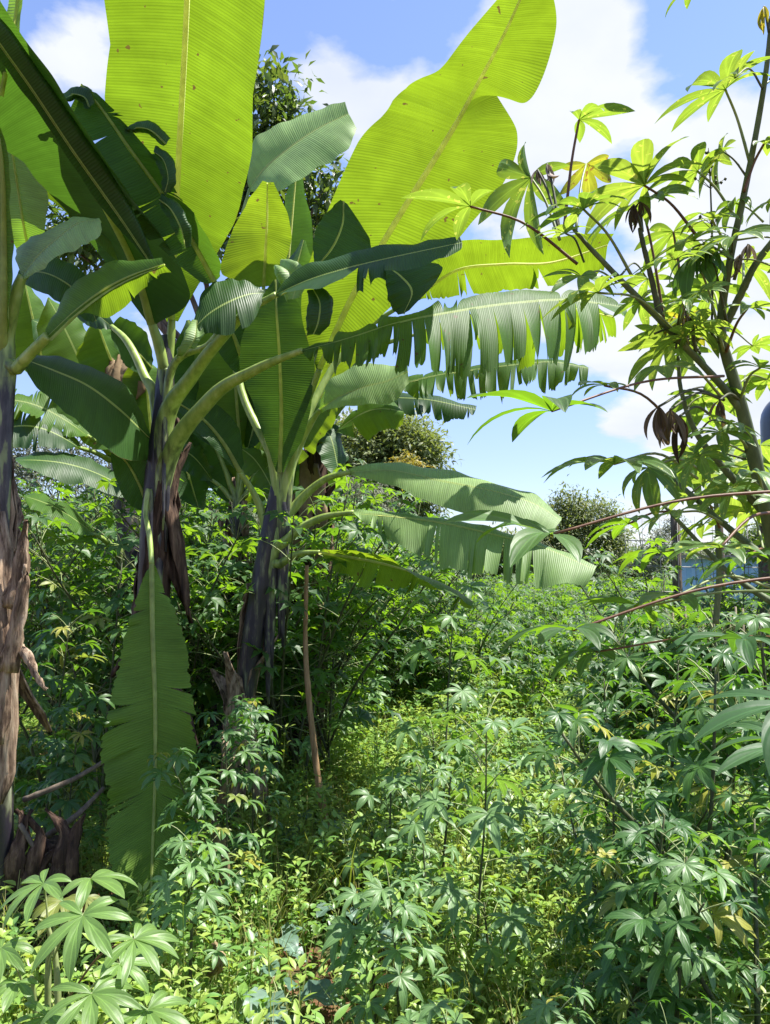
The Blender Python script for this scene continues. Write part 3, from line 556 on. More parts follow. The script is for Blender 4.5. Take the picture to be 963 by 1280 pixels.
banana_leaf(A, [(2, 120, 2.7), (12, 70, 2.65), (20, 20, 2.6), (26, -40, 2.55)],
            [(0, 120, 2.7), (6, 70, 2.65), (8, 20, 2.6), (16, -40, 2.55)],
            [(6, 110, 2.7), (20, 60, 2.65), (28, 10, 2.6), (30, -40, 2.55)], None, 'banana_pale', seed=16, r0=0.01)
banana_leaf(A, [(22, 345, 3.1), (50, 340, 3.05), (80, 352, 3.0), (110, 378, 2.96), (120, 400, 2.95)],
            [(24, 335, 3.1), (56, 322, 3.1), (90, 330, 3.05), (120, 362, 3.0), (124, 396, 2.96)],
            [(20, 352, 3.1), (46, 362, 3.0), (74, 378, 2.95), (104, 398, 2.93), (116, 404, 2.94)], None, 'banana_dark', seed=17, r0=0.008)

# --- CC: the plant right of it, long drooping leaves to the right
CC = empty('banana_plant', P(325, 1000, 4.2) * np.array([1, 1, 0]), 'leaning banana plant with dark stem and three long leaves arching to the right', 'banana plant')
pseudostem(CC, [(278, 1200, 4.25), (288, 1040, 4.24), (300, 920, 4.22), (316, 800, 4.2), (334, 700, 4.2), (348, 620, 4.2), (358, 560, 4.2)], [0.048, 0.048, 0.054, 0.062, 0.062, 0.050, 0.027], 'pseudostem', 9, 8, 'sheath', (0.2, 0.55))
banana_leaf(CC, [(400, 460, 4.0), (440, 372, 3.8), (490, 285, 3.55), (540, 205, 3.3), (566, 162, 3.17), (580, 138, 3.1), (600, 100, 3.0), (632, 40, 2.8), (668, -40, 2.6)],
            [(396, 460, 4.0), (375, 385, 3.85), (400, 290, 3.6), (448, 182, 3.35), (484, 138, 3.2), (506, 108, 3.12), (548, 86, 3.0), (588, 38, 2.84), (660, -45, 2.6)],
            [(404, 460, 4.0), (470, 402, 3.85), (560, 318, 3.6), (624, 236, 3.32), (646, 168, 3.16), (616, 108, 3.08), (658, 128, 2.98), (694, 40, 2.8), (684, -40, 2.6)],
            [(352, 640, 4.2), (366, 570, 4.15), (382, 510, 4.08), (400, 460, 4.0)], 'banana', seed=18, r0=0.017, pr=(0.036, 0.02), ripple=0.012, n=140)
banana_leaf(CC, [(438, 590, 4.1), (490, 588, 4.0), (550, 600, 3.85), (610, 612, 3.7), (665, 628, 3.6), (702, 650, 3.55)],
            [(436, 586, 4.1), (492, 578, 4.1), (552, 588, 4.0), (612, 602, 3.85), (668, 620, 3.7), (702, 646, 3.6)],
            [(440, 594, 4.1), (488, 606, 3.95), (545, 632, 3.75), (602, 645, 3.6), (655, 660, 3.5), (692, 664, 3.5)],
            [(344, 680, 4.2), (370, 632, 4.2), (405, 600, 4.15), (438, 590, 4.1)], 'banana_pale', seed=19, r0=0.012, pr=(0.04, 0.02), ripple=0.006)
banana_leaf(CC, [(442, 640, 3.98), (500, 645, 3.85), (560, 654, 3.7), (620, 668, 3.6), (680, 684, 3.5), (744, 712, 3.4)],
            [(440, 638, 4.0), (502, 641, 3.9), (562, 650, 3.77), (622, 663, 3.67), (682, 680, 3.56), (746, 709, 3.42)],
            [(445, 645, 3.96), (495, 684, 3.75), (555, 712, 3.6), (612, 722, 3.48), (675, 735, 3.38), (738, 732, 3.34)],
            [(338, 712, 4.2), (362, 672, 4.15), (400, 648, 4.08), (442, 640, 3.98)], 'banana_pale', seed=20, r0=0.011, tearR=20, gap=0.2, depth=0.12, pr=(0.038, 0.02), ripple=0.006, n=120)
banana_leaf(CC, [(400, 690, 4.0), (440, 696, 3.9), (480, 704, 3.8), (520, 716, 3.72), (560, 732, 3.65), (592, 752, 3.6)],
            [(400, 687, 4.0), (442, 688, 3.8), (482, 698, 3.7), (524, 722, 3.6), (564, 744, 3.55), (590, 758, 3.55)],
            [(398, 694, 4.05), (430, 722, 4.05), (466, 742, 3.98), (508, 748, 3.9), (552, 752, 3.8), (588, 764, 3.65)],
            [(338, 722, 4.2), (352, 704, 4.15), (375, 692, 4.08), (400, 690, 4.0)], 'banana', seed=21, r0=0.010, tearR=9, gap=0.15, depth=0.4, pr=(0.034, 0.018), ripple=0.006)
banana_leaf(CC, [(400, 512, 4.15), (425, 496, 4.05), (455, 484, 3.95), (485, 476, 3.88), (510, 464, 3.85)],
            [(398, 508, 4.15), (412, 478, 4.15), (444, 458, 4.1), (482, 456, 4.0), (510, 456, 3.86)],
            [(402, 516, 4.15), (428, 508, 4.0), (462, 506, 3.88), (494, 502, 3.82), (512, 478, 3.84)],
            [(360, 610, 4.2), (374, 560, 4.2), (388, 530, 4.18), (400, 512, 4.15)], 'banana_pale', seed=23, r0=0.012, pr=(0.03, 0.02), petmat='petiole')
banana_leaf(CC, [(520, 372, 4.4), (570, 338, 4.3), (630, 330, 4.2), (690, 328, 4.1), (760, 306, 4.0)],
            [(515, 378, 4.4), (560, 306, 4.15), (632, 300, 4.0), (700, 294, 3.9), (768, 292, 3.95)],
            [(522, 376, 4.4), (575, 372, 4.5), (640, 366, 4.4), (700, 356, 4.3), (756, 338, 4.1)],
            [(360, 590, 4.25), (410, 470, 4.4), (460, 410, 4.45), (520, 372, 4.4)], 'banana', seed=24, r0=0.010, tearR=6, tearL=0, gap=0.12, depth=0.4, pr=(0.03, 0.016))
banana_leaf(CC, [(330, 358, 4.2), (332, 320, 4.1), (334, 280, 4.0), (335, 228, 3.85)],
            [(322, 360, 4.2), (278, 340, 4.15), (296, 275, 4.05), (328, 226, 3.86)],
            [(338, 358, 4.2), (352, 340, 4.1), (364, 285, 4.0), (342, 228, 3.85)],
            [(352, 600, 4.2), (332, 520, 4.22), (322, 430, 4.22), (330, 358, 4.2)], 'banana', seed=25, r0=0.010, pr=(0.032, 0.014))
banana_leaf(CC, [(312, 236, 4.5), (330, 212, 4.45), (358, 188, 4.4), (395, 162, 4.35), (436, 142, 4.3)],
            [(310, 228, 4.5), (314, 182, 4.55), (342, 160, 4.55), (390, 140, 4.5), (432, 128, 4.35)],
            [(314, 240, 4.5), (354, 238, 4.2), (392, 214, 4.15), (434, 190, 4.12), (446, 160, 4.22)],
            [(350, 600, 4.2), (300, 480, 4.35), (290, 330, 4.5), (312, 236, 4.5)], 'banana_pale', seed=26, r0=0.008, pr=(0.03, 0.014))
banana_leaf(CC, [(350, 590, 4.1), (352, 520, 4.05), (350, 450, 4.0), (346, 390, 3.95), (345, 350, 3.95)],
            [(345, 590, 4.1), (322, 520, 4.05), (300, 450, 4.0), (315, 392, 3.95), (342, 350, 3.95)],
            [(355, 590, 4.1), (385, 530, 4.05), (392, 450, 4.0), (380, 390, 3.95), (348, 350, 3.95)], None, 'banana_dark', seed=27, r0=0.012)
banana_leaf(CC, [(312, 470, 4.1), (300, 440, 4.05), (290, 415, 4.0), (275, 395, 3.95)],
            [(305, 475, 4.1), (284, 455, 4.05), (268, 430, 4.0), (268, 400, 3.95)],
            [(318, 465, 4.1), (318, 430, 4.05), (304, 402, 4.0), (282, 390, 3.95)],
            [(352, 650, 4.2), (340, 570, 4.18), (328, 510, 4.14), (312, 470, 4.1)], 'banana_dark', seed=28, r0=0.016, pr=(0.04, 0.022))
banana_leaf(CC, [(300, 590, 4.15), (280, 555, 4.1), (255, 525, 4.05), (225, 505, 4.0)],
            [(305, 580, 4.15), (298, 535, 4.1), (270, 505, 4.05), (228, 498, 4.0)],
            [(298, 592, 4.15), (268, 560, 4.05), (244, 538, 4.0), (222, 512, 4.0)],
            [(336, 690, 4.2), (330, 650, 4.2), (318, 618, 4.18), (300, 590, 4.15)], 'banana_dark', seed=29, r0=0.014, pr=(0.036, 0.018))
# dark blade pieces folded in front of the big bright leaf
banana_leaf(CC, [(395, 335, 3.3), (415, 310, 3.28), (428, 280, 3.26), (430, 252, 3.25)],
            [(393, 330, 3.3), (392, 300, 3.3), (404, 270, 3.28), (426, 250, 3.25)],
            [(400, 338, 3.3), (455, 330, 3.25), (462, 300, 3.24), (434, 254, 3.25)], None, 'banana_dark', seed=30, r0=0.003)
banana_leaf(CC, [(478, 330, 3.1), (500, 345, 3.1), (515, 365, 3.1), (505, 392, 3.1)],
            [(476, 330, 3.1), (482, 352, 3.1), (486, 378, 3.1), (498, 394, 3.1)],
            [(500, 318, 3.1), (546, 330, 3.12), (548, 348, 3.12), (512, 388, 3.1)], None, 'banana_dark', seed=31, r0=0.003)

# --- D/E: plants standing behind
D = empty('banana_plant', P(293, 1000, 5.3) * np.array([1, 1, 0]), 'short dark banana plant behind, between the two main banana stems', 'banana plant')
pseudostem(D, [(276, 1010, 5.35), (286, 860, 5.33), (290, 760, 5.3), (294, 700, 5.3), (298, 650, 5.3), (300, 620, 5.3)], [0.11, 0.10, 0.09, 0.08, 0.06, 0.03], 'pseudostem', 8, 9, 'sheath', (0.4, 0.8))
def quick_leaf(parent, a, b, w0, Y0, Y1, arch, mat, seed, tears=0, base=None, flat=0.6):
    """leaf from pixel a to pixel b, half width w0 px, arch px upward"""
    a = np.array(a, float); b = np.array(b, float); d = b - a; d /= np.linalg.norm(d); nrm = np.array([-d[1], d[0]])
    if nrm[1] > 0: nrm = -nrm
    mid, L, R = [], [], []
    K = 6
    for i in range(K):
        t = i / (K - 1); p = a + (b - a) * t + np.array([0, -arch]) * math.sin(math.pi * t) * 0.9
        w_ = w0 * (1 + 0.13 * math.sin(seed * 1.7 + i * 2.3)) * (math.sin(math.pi * min(1, (t * 0.93 + 0.05))) ** 0.55) * (1 if 0 < i < K - 1 else 0.15)
        y = Y0 + (Y1 - Y0) * t
        mid.append((p[0], p[1], y)); q = p + nrm * w_ * flat; L.append((q[0], q[1], y + 0.12)); q = p - nrm * w_; R.append((q[0], q[1], y - 0.10))
    pet = None
    if base is not None:
        pet = [base, ((base[0] * 2 + a[0]) / 3, (base[1] * 2 + a[1]) / 3 - 6, (base[2] * 2 + Y0) / 3), ((base[0] + 2 * a[0]) / 3, (base[1] + 2 * a[1]) / 3 - 5, (base[2] + 2 * Y0) / 3), (a[0], a[1], Y0)]
    return banana_leaf(parent, mid, L, R, pet, mat, 60, tears, tears, seed=seed, r0=0.012, pr=(0.03, 0.015), gap=0.25, depth=0.2, ripple=0.01)
for a, b, w0, Y0, Y1, ar, mt, td in (((300, 560), (285, 350), 52, 5.3, 4.9, 0, 'banana', 0), ((310, 560), (380, 300), 46, 5.3, 4.9, 0, 'banana_dark', 0),
        ((270, 560), (235, 400), 42, 5.3, 5.0, 0, 'banana_dark', 0), ((330, 590), (420, 500), 36, 5.3, 5.0, 14, 'banana', 2), ((265, 600), (215, 560), 26, 5.3, 5.0, 12, 'banana_dark', 2),
        ((340, 560), (372, 205), 34, 5.5, 5.0, 0, 'banana_dark', 0)):
    quick_leaf(D, a, b, w0, Y0, Y1, ar, mt, int(a[0] + b[1]), td, (298, 640, 5.3))
for a, b, w0, Y0, Y1, ar, mt, td in (((250, 640), (212, 520), 40, 5.8, 5.6, 4, 'banana_dark', 1), ((330, 650), (250, 470), 46, 6.0, 5.7, 0, 'banana_dark', 0), ((300, 640), (345, 500), 44, 5.9, 5.6, 0, 'banana', 2),
        ((360, 640), (420, 560), 34, 5.9, 5.7, 10, 'banana_dark', 3), ((260, 610), (300, 470), 40, 6.1, 5.8, 0, 'banana', 0), ((400, 560), (385, 420), 40, 6.0, 5.7, 0, 'banana_pale', 3), ((230, 560), (170, 470), 40, 6.0, 5.8, 0, 'banana', 0), ((270, 520), (262, 430), 36, 5.4, 5.2, 0, 'banana_pale', 2), ((345, 620), (300, 560), 26, 5.2, 5.0, 12, 'banana', 2)):
    quick_leaf(D, a, b, w0, Y0, Y1, ar, mt, int(a[0] + b[1]), td, None)
E = empty('banana_plant', P(425, 900, 5.6) * np.array([1, 1, 0]), 'banana plant behind with a dark trunk wrapped in dry hanging leaves, shredded leaves reaching right', 'banana plant')
pseudostem(E, [(382, 1000, 5.65), (386, 820, 5.62), (388, 740, 5.6), (390, 660, 5.6), (394, 580, 5.6), (402, 520, 5.6)], [0.12, 0.12, 0.11, 0.10, 0.08, 0.04], 'sheath_dark', 12, 12, 'sheath_dark', (0.2, 0.9))
banana_leaf(E, [(490, 482, 5.3), (540, 470, 5.2), (590, 462, 5.1), (640, 456, 5.0), (690, 452, 4.95), (736, 460, 4.9)],
            [(490, 478, 5.3), (540, 464, 5.3), (590, 456, 5.2), (640, 449, 5.1), (690, 446, 5.05), (736, 455, 4.95)],
            [(490, 488, 5.3), (542, 504, 5.1), (592, 500, 5.0), (640, 494, 4.9), (690, 490, 4.85), (734, 482, 4.85)],
            [(402, 560, 5.6), (425, 510, 5.5), (455, 492, 5.4), (490, 482, 5.3)], 'banana', seed=41, r0=0.010, tearL=8, tearR=48, gap=0.5, depth=0.08, n=170)
banana_leaf(E, [(470, 498, 5.5), (500, 497, 5.4), (540, 500, 5.3), (595, 512, 5.2)],
            [(470, 494, 5.5), (500, 491, 5.5), (540, 494, 5.4), (596, 508, 5.25)],
            [(470, 504, 5.5), (502, 520, 5.3), (545, 528, 5.2), (592, 522, 5.15)], None, 'banana_dark', seed=42, r0=0.008, tearR=12, gap=0.3, depth=0.1)
banana_leaf(E, [(520, 418, 4.9), (570, 398, 4.7), (620, 388, 4.55), (670, 384, 4.4), (720, 386, 4.3), (768, 396, 4.2)],
            [(520, 414, 4.9), (570, 390, 4.62), (620, 378, 4.45), (670, 374, 4.3), (720, 378, 4.2), (770, 392, 4.15)],
            [(520, 424, 4.9), (574, 452, 4.95), (624, 458, 4.85), (674, 456, 4.75), (724, 448, 4.6), (772, 420, 4.35)],
            [(402, 560, 5.6), (430, 480, 5.4), (470, 436, 5.1), (520, 418, 4.9)], 'banana', seed=46, r0=0.010, tearR=30, tearL=8, gap=0.5, depth=0.1, n=130)
quick_leaf(E, (420, 540), (505, 515), 30, 5.5, 5.2, 16, 'banana', 43, 2, (402, 580, 5.6))
quick_leaf(E, (405, 540), (425, 600), 26, 5.4, 5.3, 22, 'banana_dark', 44, 3, (400, 580, 5.6))
quick_leaf(E, (398, 520), (440, 340), 42, 5.6, 5.2, 0, 'banana', 45, 0, (400, 580, 5.6))
gE = np.random.default_rng(9)
for k in range(9):
    x = 386 + gE.normal(0, 12); y0 = gE.uniform(560, 720); l = gE.uniform(60, 130)
    flap(E, PP([(x, y0, 5.45), (x + gE.normal(0, 8), y0 + l * 0.4, 5.4), (x + gE.normal(0, 14), y0 + l * 0.8, 5.42), (x + gE.normal(0, 16), y0 + l, 5.45)]), [0.02, 0.06, 0.05, 0.01], np.array([0, -1, 0.1]), gE, 'dry_leaf', 'dry_leaf', 1.0)
G_ = empty('banana_plant', P(70, 900, 5.2) * np.array([1, 1, 0]), 'banana plant half hidden behind on the left, with bright crossed leaves', 'banana plant')
pseudostem(G_, [(184, 1010, 5.4), (170, 760, 5.4), (160, 660, 5.4), (150, 560, 5.4), (145, 500, 5.4)], [0.1, 0.1, 0.08, 0.06, 0.03], 'pseudostem', 0, 13)
for a, b, w0, Y0, Y1, ar, mt, td in (((120, 500), (60, 372), 38, 5.3, 5.0, 8, 'banana', 0), ((150, 480), (120, 400), 36, 5.3, 5.0, 0, 'banana', 0), ((160, 560), (75, 470), 40, 5.2, 5.0, 10, 'banana', 0),
        ((190, 560), (180, 440), 34, 5.3, 5.1, 0, 'banana', 0), ((110, 545), (-20, 500), 30, 5.0, 4.8, 18, 'banana', 14), ((100, 560), (-20, 545), 34, 4.9, 4.7, 22, 'banana_dark', 8),
        ((175, 620), (20, 575), 22, 4.9, 4.6, 16, 'banana_dark', 0), ((130, 460), (40, 400), 30, 5.6, 5.4, 8, 'banana_dark', 0), ((60, 480), (30, 350), 38, 5.7, 5.4, 0, 'banana', 0), ((110, 500), (95, 400), 44, 5.8, 5.6, 0, 'banana_dark', 2), ((165, 540), (140, 440), 40, 5.7, 5.4, 0, 'banana', 2)):
    quick_leaf(G_, a, b, w0, Y0, Y1, ar, mt, int(a[0] + b[1] * 3), td, (152, 590, 5.4))
gG = np.random.default_rng(19)
for k in range(7):
    x0 = 138 + k * 6; flap(G_, PP([(x0, 448 + gG.uniform(-6, 6), 5.2), (x0 + gG.normal(0, 6), 465, 5.15), (x0 + gG.normal(0, 8), 485, 5.15), (x0 + gG.normal(0, 10), 505, 5.2)]), [0.01, 0.05, 0.045, 0.01], np.array([0.2, -1, 0.1]), gG, 'dry_leaf', 'dry_leaf', 1.2)
quick_leaf(G_, (118, 668), (30, 620), 16, 4.4, 4.2, 8, 'banana', 77, 0, (150, 700, 4.8))

# ------------------------------------------------------------------ leaf templates
def lobe(L, W, segs, across, pitch, droop, fold, tipw=1.12, g_=None):
    s = np.linspace(0, 1, segs + 1); ang = pitch - droop * s
    dx = np.cos(ang) * L / segs; dz = np.sin(ang) * L / segs
    x = np.concatenate([[0], np.cumsum(dx[:-1])]); z = np.concatenate([[0], np.cumsum(dz[:-1])])
    prof = np.clip(np.sin(np.pi * s ** tipw * 0.985) ** 0.9, 0, 1); prof = W * (prof * (1 - 0.25 * (s - 0.5)) + 0.06 * (1 - s)); prof[-1] = 0.0005
    q = np.linspace(-1, 1, across + 1); V = []; U = []
    for i in range(segs + 1):
        nx, nz = -math.sin(ang[i]), math.cos(ang[i])
        for a in q:
            h = abs(a) * fold * prof[i]
            V.append((x[i] + nx * h, a * prof[i] * math.cos(fold), z[i] + nz * h)); U.append((s[i] * L, a))
    return np.array(V), grid_faces(segs + 1, across + 1), np.array(U)
def palmate(nl=7, L=0.15, seed=0, segs=6, across=4, spread=2.15, droop=0.9, pitch=0.25, wid=0.135, fold=0.25, wilt=0.0, notch=None):
    g_ = np.random.default_rng(seed); G = []; off = 0
    for k in range(nl):
        f = (k / (nl - 1) * 2 - 1) if nl > 1 else 0
        l = L * (1 - 0.42 * abs(f) ** 1.6) * g_.uniform(0.92 - wilt, 1.06)
        V, Fc, U = lobe(l, l * wid * g_.uniform(0.85, 1.15), segs, across, pitch + g_.normal(0, 0.12 + 0.5 * wilt) - wilt * 1.4, (droop + g_.normal(0, 0.22)) * (1 + wilt * 0.4), fold + wilt * 0.6)
        a = f * spread + g_.normal(0, 0.05)
        tw = g_.normal(0, 0.2); ct, st = math.cos(tw), math.sin(tw)
        V = np.stack([V[:, 0], V[:, 1] * ct - V[:, 2] * st * 0.3, V[:, 2] + V[:, 1] * st], 1)
        ca, sa = math.cos(a), math.sin(a)
        V = np.stack([V[:, 0] * ca - V[:, 1] * sa, V[:, 0] * sa + V[:, 1] * ca, V[:, 2]], 1)
        G.append((V, Fc + off, U)); off += len(V)
    return np.vstack([g[0] for g in G]), np.vstack([g[1] for g in G]), np.vstack([g[2] for g in G])
HI = [palmate(7, 0.155, s, 8, 4) for s in range(3)] + [palmate(5, 0.15, 5, 8, 4, 1.7, wid=0.155), palmate(9, 0.16, 6, 8, 4, 2.5, wid=0.12), palmate(7, 0.155, 8, 8, 4, droop=1.5, pitch=-0.1)]
MIDL = [palmate(7, 0.15, s + 20, 4, 2, droop=1.0 + 0.3 * (s % 2)) for s in range(3)] + [palmate(5, 0.14, 25, 4, 2, 1.7, wid=0.155)]
LOW = [palmate(7, 0.15, s + 30, 2, 2, droop=1.0, wid=0.18, fold=0.35) for s in range(2)] + [palmate(5, 0.15, 33, 2, 2, 1.8, wid=0.2, fold=0.35)]
def simple_leaf(L, W, fold=0.3, droop=0.3):
    V = np.array([(0, 0, 0), (L * .45, 0, 0.02 * L), (L, 0, -L * droop), (L * .45, W, W * fold), (L * .45, -W, W * fold)])
    return V, np.array([(0, 1, 3, 3), (1, 2, 3, 3), (0, 4, 1, 1), (4, 2, 1, 1)]), np.array([(0, 0), (L / 2, 0), (L, 0), (L / 2, 1), (L / 2, -1)])

# ------------------------------------------------------------------ cassava plants
def cassava_geo(h, nleaf, ls, tpls, seed, branches=1, lean=0.08, z0=0.35, pet=0.22, stem_r=0.011):
    """returns stem Geo and foliage Geo for a plant whose foot is at the origin"""
    g_ = np.random.default_rng(seed); st = Geo(); pos, fw, up, scl = [], [], [], []
    for b in range(branches):
        a = g_.uniform(0, 2 * math.pi); ln = lean * (1 + 2.0 * (b > 0)); x1, y1 = math.cos(a) * ln * h, math.sin(a) * ln * h
        hh = h * (1 if b == 0 else g_.uniform(0.75, 0.98)); z_b = 0 if b == 0 else h * g_.uniform(0.15, 0.45)
        pts = np.array([(0, 0, -0.05 if b == 0 else z_b), (x1 * .25, y1 * .3, z_b + (hh - z_b) * .35), (x1 * .7, y1 * .6, z_b + (hh - z_b) * .7), (x1, y1, hh)])
        st.add(*tube(pts, [stem_r, stem_r * .85, stem_r * .6, stem_r * .35], 6, 12, seed + b, 0.05))
        nb = max(3, nleaf // branches)
        for k in range(nb):
            t = z0 + (1 - z0) * ((k + g_.random()) / nb) ** 0.8; t = min(t, 0.995)
            p = catmull(pts, [t])[0]; an = k * 2.4 + g_.normal(0, 0.3)
            el = 0.15 + 0.75 * t + g_.normal(0, 0.15); l = pet * g_.uniform(0.7, 1.2) * (1.15 - 0.55 * t)
            d = np.array([math.cos(an) * math.cos(el), math.sin(an) * math.cos(el), math.sin(el)])
            q = p + d * l * 0.6; e = p + d * l * 0.95 + np.array([0, 0, -0.04 * l]) + np.array([math.cos(an), math.sin(an), 0]) * l * 0.15
            st.add(*tube([p, q, e], [0.0032, 0.0026, 0.002], 4, 4, caps=False), m=1)
            f = np.array([math.cos(an), math.sin(an), -0.35 - 0.25 * g_.random()]) + g_.normal(0, 0.15, 3)
            pos.append(e); fw.append(f); up.append(np.array([0, 0, 1.0]) + g_.normal(0, 0.18, 3)); scl.append(ls * g_.uniform(0.7, 1.15) * (1.1 - 0.35 * max(0, t - .8) / .2))
    Ms = frames(np.array(pos), np.array(fw), np.array(up), np.array(scl))
    fo = scatter(tpls, g_.integers(0, len(tpls), len(pos)), Ms, g_.random(len(pos)) * 0.9)
    return st, fo
def tpl_meshes(k, h, nleaf, ls, tp, seed, mat, br=1, **kw):
    out = []
    for i in range(k):
        st, fo = cassava_geo(h * random.uniform(0.85, 1.15), nleaf, ls, tp, seed + i, br, **kw)
        out.append((st.mesh('stem', [M['cassava_stem_dark'], M['green_petiole']]), fo.mesh('foliage', M[mat], smooth=True)))
    return out
def put_plant(name, tpl, loc, rz, s, label, cat, group=None):
    t = empty(name, loc, label, cat, group); t.rotation_euler = (0, 0, rz); t.scale = (s, s, s)
    for nm, me in (('stem', tpl[0]), ('foliage', tpl[1])):
        o = bpy.data.objects.new(nm, me); C.objects.link(o); o.parent = t
    return t

# ------------------------------------------------------------------ the big cassava at the right edge
HIM = {}
def hero_mesh(k, mat):
    if (k, mat) not in HIM:
        gg = Geo(); gg.add(*HI[k], 0.5); HIM[(k, mat)] = gg.mesh('leaf', M[mat])
    return HIM[(k, mat)]
WILT = [palmate(8, 0.13, 60 + s, 9, 4, 2.6, droop=0.7, pitch=-0.75, wid=0.11, fold=0.7, wilt=0.35) for s in range(3)]
WM = {}
def hero_leaf(parent, c, o_, size, k=0, mat='cassava_lime', yaw=0.0, pitch=-0.15, pmat='green_petiole', roll=0.0, wilt=False, pr=0.0022, sag=0.0, fwd=None):
    """c: leaf centre (px,py,Y); o_: where its stalk leaves the stem; size: longest lobe in photo px"""
    c3 = P(*c); s = size / F_PX * c[2] / 0.155
    if o_ is not None:
        o3 = P(*o_); d = c3 - o3
    else: o3 = None; d = np.array([-1.0, -0.2, 0])
    f = np.array(fwd, float) if fwd is not None else np.array([d[0], d[1], 0.0])
    f[:2] /= np.linalg.norm(f[:2]) + 1e-6
    ca, sa = math.cos(yaw), math.sin(yaw); f = np.array([f[0] * ca - f[1] * sa, f[0] * sa + f[1] * ca, math.tan(pitch) if fwd is None else f[2]])
    u = np.array([0, 0, 1.0]); y = np.cross(u, f); y /= np.linalg.norm(y); u = u * math.cos(roll) + y * math.sin(roll)
    m = frames(c3[None], f[None], u[None], [s])[0]
    if wilt:
        if (k, mat) not in WM:
            gg = Geo(); gg.add(*WILT[k % 3], 0.5); WM[(k, mat)] = gg.mesh('leaf', M[mat])
        me = WM[(k, mat)]
    else: me = hero_mesh(k, mat)
    o = bpy.data.objects.new('wilted_leaf' if wilt else 'leaf', me); C.objects.link(o)
    o.parent = parent; o.matrix_parent_inverse = world_of(parent).inverted()
    mm = Matrix([list(map(float, r)) for r in m]); o.location, o.rotation_euler, o.scale = mm.to_translation(), mm.to_euler(), mm.to_scale()
    if o3 is not None:
        L_ = np.linalg.norm(d); md = (c3 + o3) / 2 + np.array([0, 0, L_ * (0.10 - sag)])
        gg = Geo(); gg.add(*tube([o3, md, c3], [pr * 1.3, pr, pr * 0.9], 6, 12)); gg.build('petiole', M[pmat], parent)
    return o
HC = empty('cassava_plant', P(1010, 1000, 1.45) * np.array([1, 1, 0]), 'tall branching cassava with yellow and wilted leaves against the sky, at the right edge', 'cassava plant')
gg = Geo()
gg.add(*tube(PP([(1030, 1500, 1.5), (1010, 1150, 1.48), (985, 850, 1.45), (968, 690, 1.4), (945, 580, 1.36), (922, 490, 1.33), (902, 415, 1.3), (912, 330, 1.26), (934, 225, 1.22), (955, 110, 1.18), (965, 20, 1.15)]),
             [0.015, 0.0145, 0.014, 0.0135, 0.0125, 0.0105, 0.008, 0.006, 0.005, 0.0042, 0.0035], 12, 90, 3, 0.03))
gg.build('stem', M['cassava_stem'], HC)
for pts, r in (([(932, 520, 1.34), (905, 485, 1.32), (868, 445, 1.3), (825, 400, 1.27), (778, 352, 1.25), (738, 310, 1.24), (712, 280, 1.23)], [0.0078, 0.0066, 0.0060, 0.0055, 0.0047, 0.0038, 0.0028]),
               ([(955, 640, 1.4), (905, 585, 1.38), (870, 540, 1.37), (852, 490, 1.36), (848, 445, 1.35)], [0.008, 0.0065, 0.005, 0.004, 0.003]),
               ([(908, 405, 1.3), (925, 370, 1.28), (945, 330, 1.26), (975, 290, 1.24)], [0.007, 0.0065, 0.006, 0.005]),
               ([(960, 700, 1.45), (905, 655, 1.5), (860, 615, 1.55), (830, 590, 1.6)], [0.008, 0.006, 0.005, 0.004]),
               ([(1010, 780, 1.5), (930, 730, 1.55), (890, 695, 1.6), (800, 600, 1.7)], [0.008, 0.006, 0.005, 0.003]),
               ([(825, 395, 1.27), (815, 350, 1.26), (803, 300, 1.25), (800, 285, 1.25)], [0.006, 0.0045, 0.004, 0.0035]),
               ([(895, 780, 1.9), (900, 700, 1.9), (895, 620, 1.9), (897, 560, 1.9)], [0.008, 0.007, 0.006, 0.005])):
    gg = Geo(); gg.add(*tube(PP(pts), r, 8, 40, int(pts[0][0]), 0.05)); gg.build('branch', M['cassava_stem' if r[0] > 0.0066 else 'cassava_stem_dark'], HC)
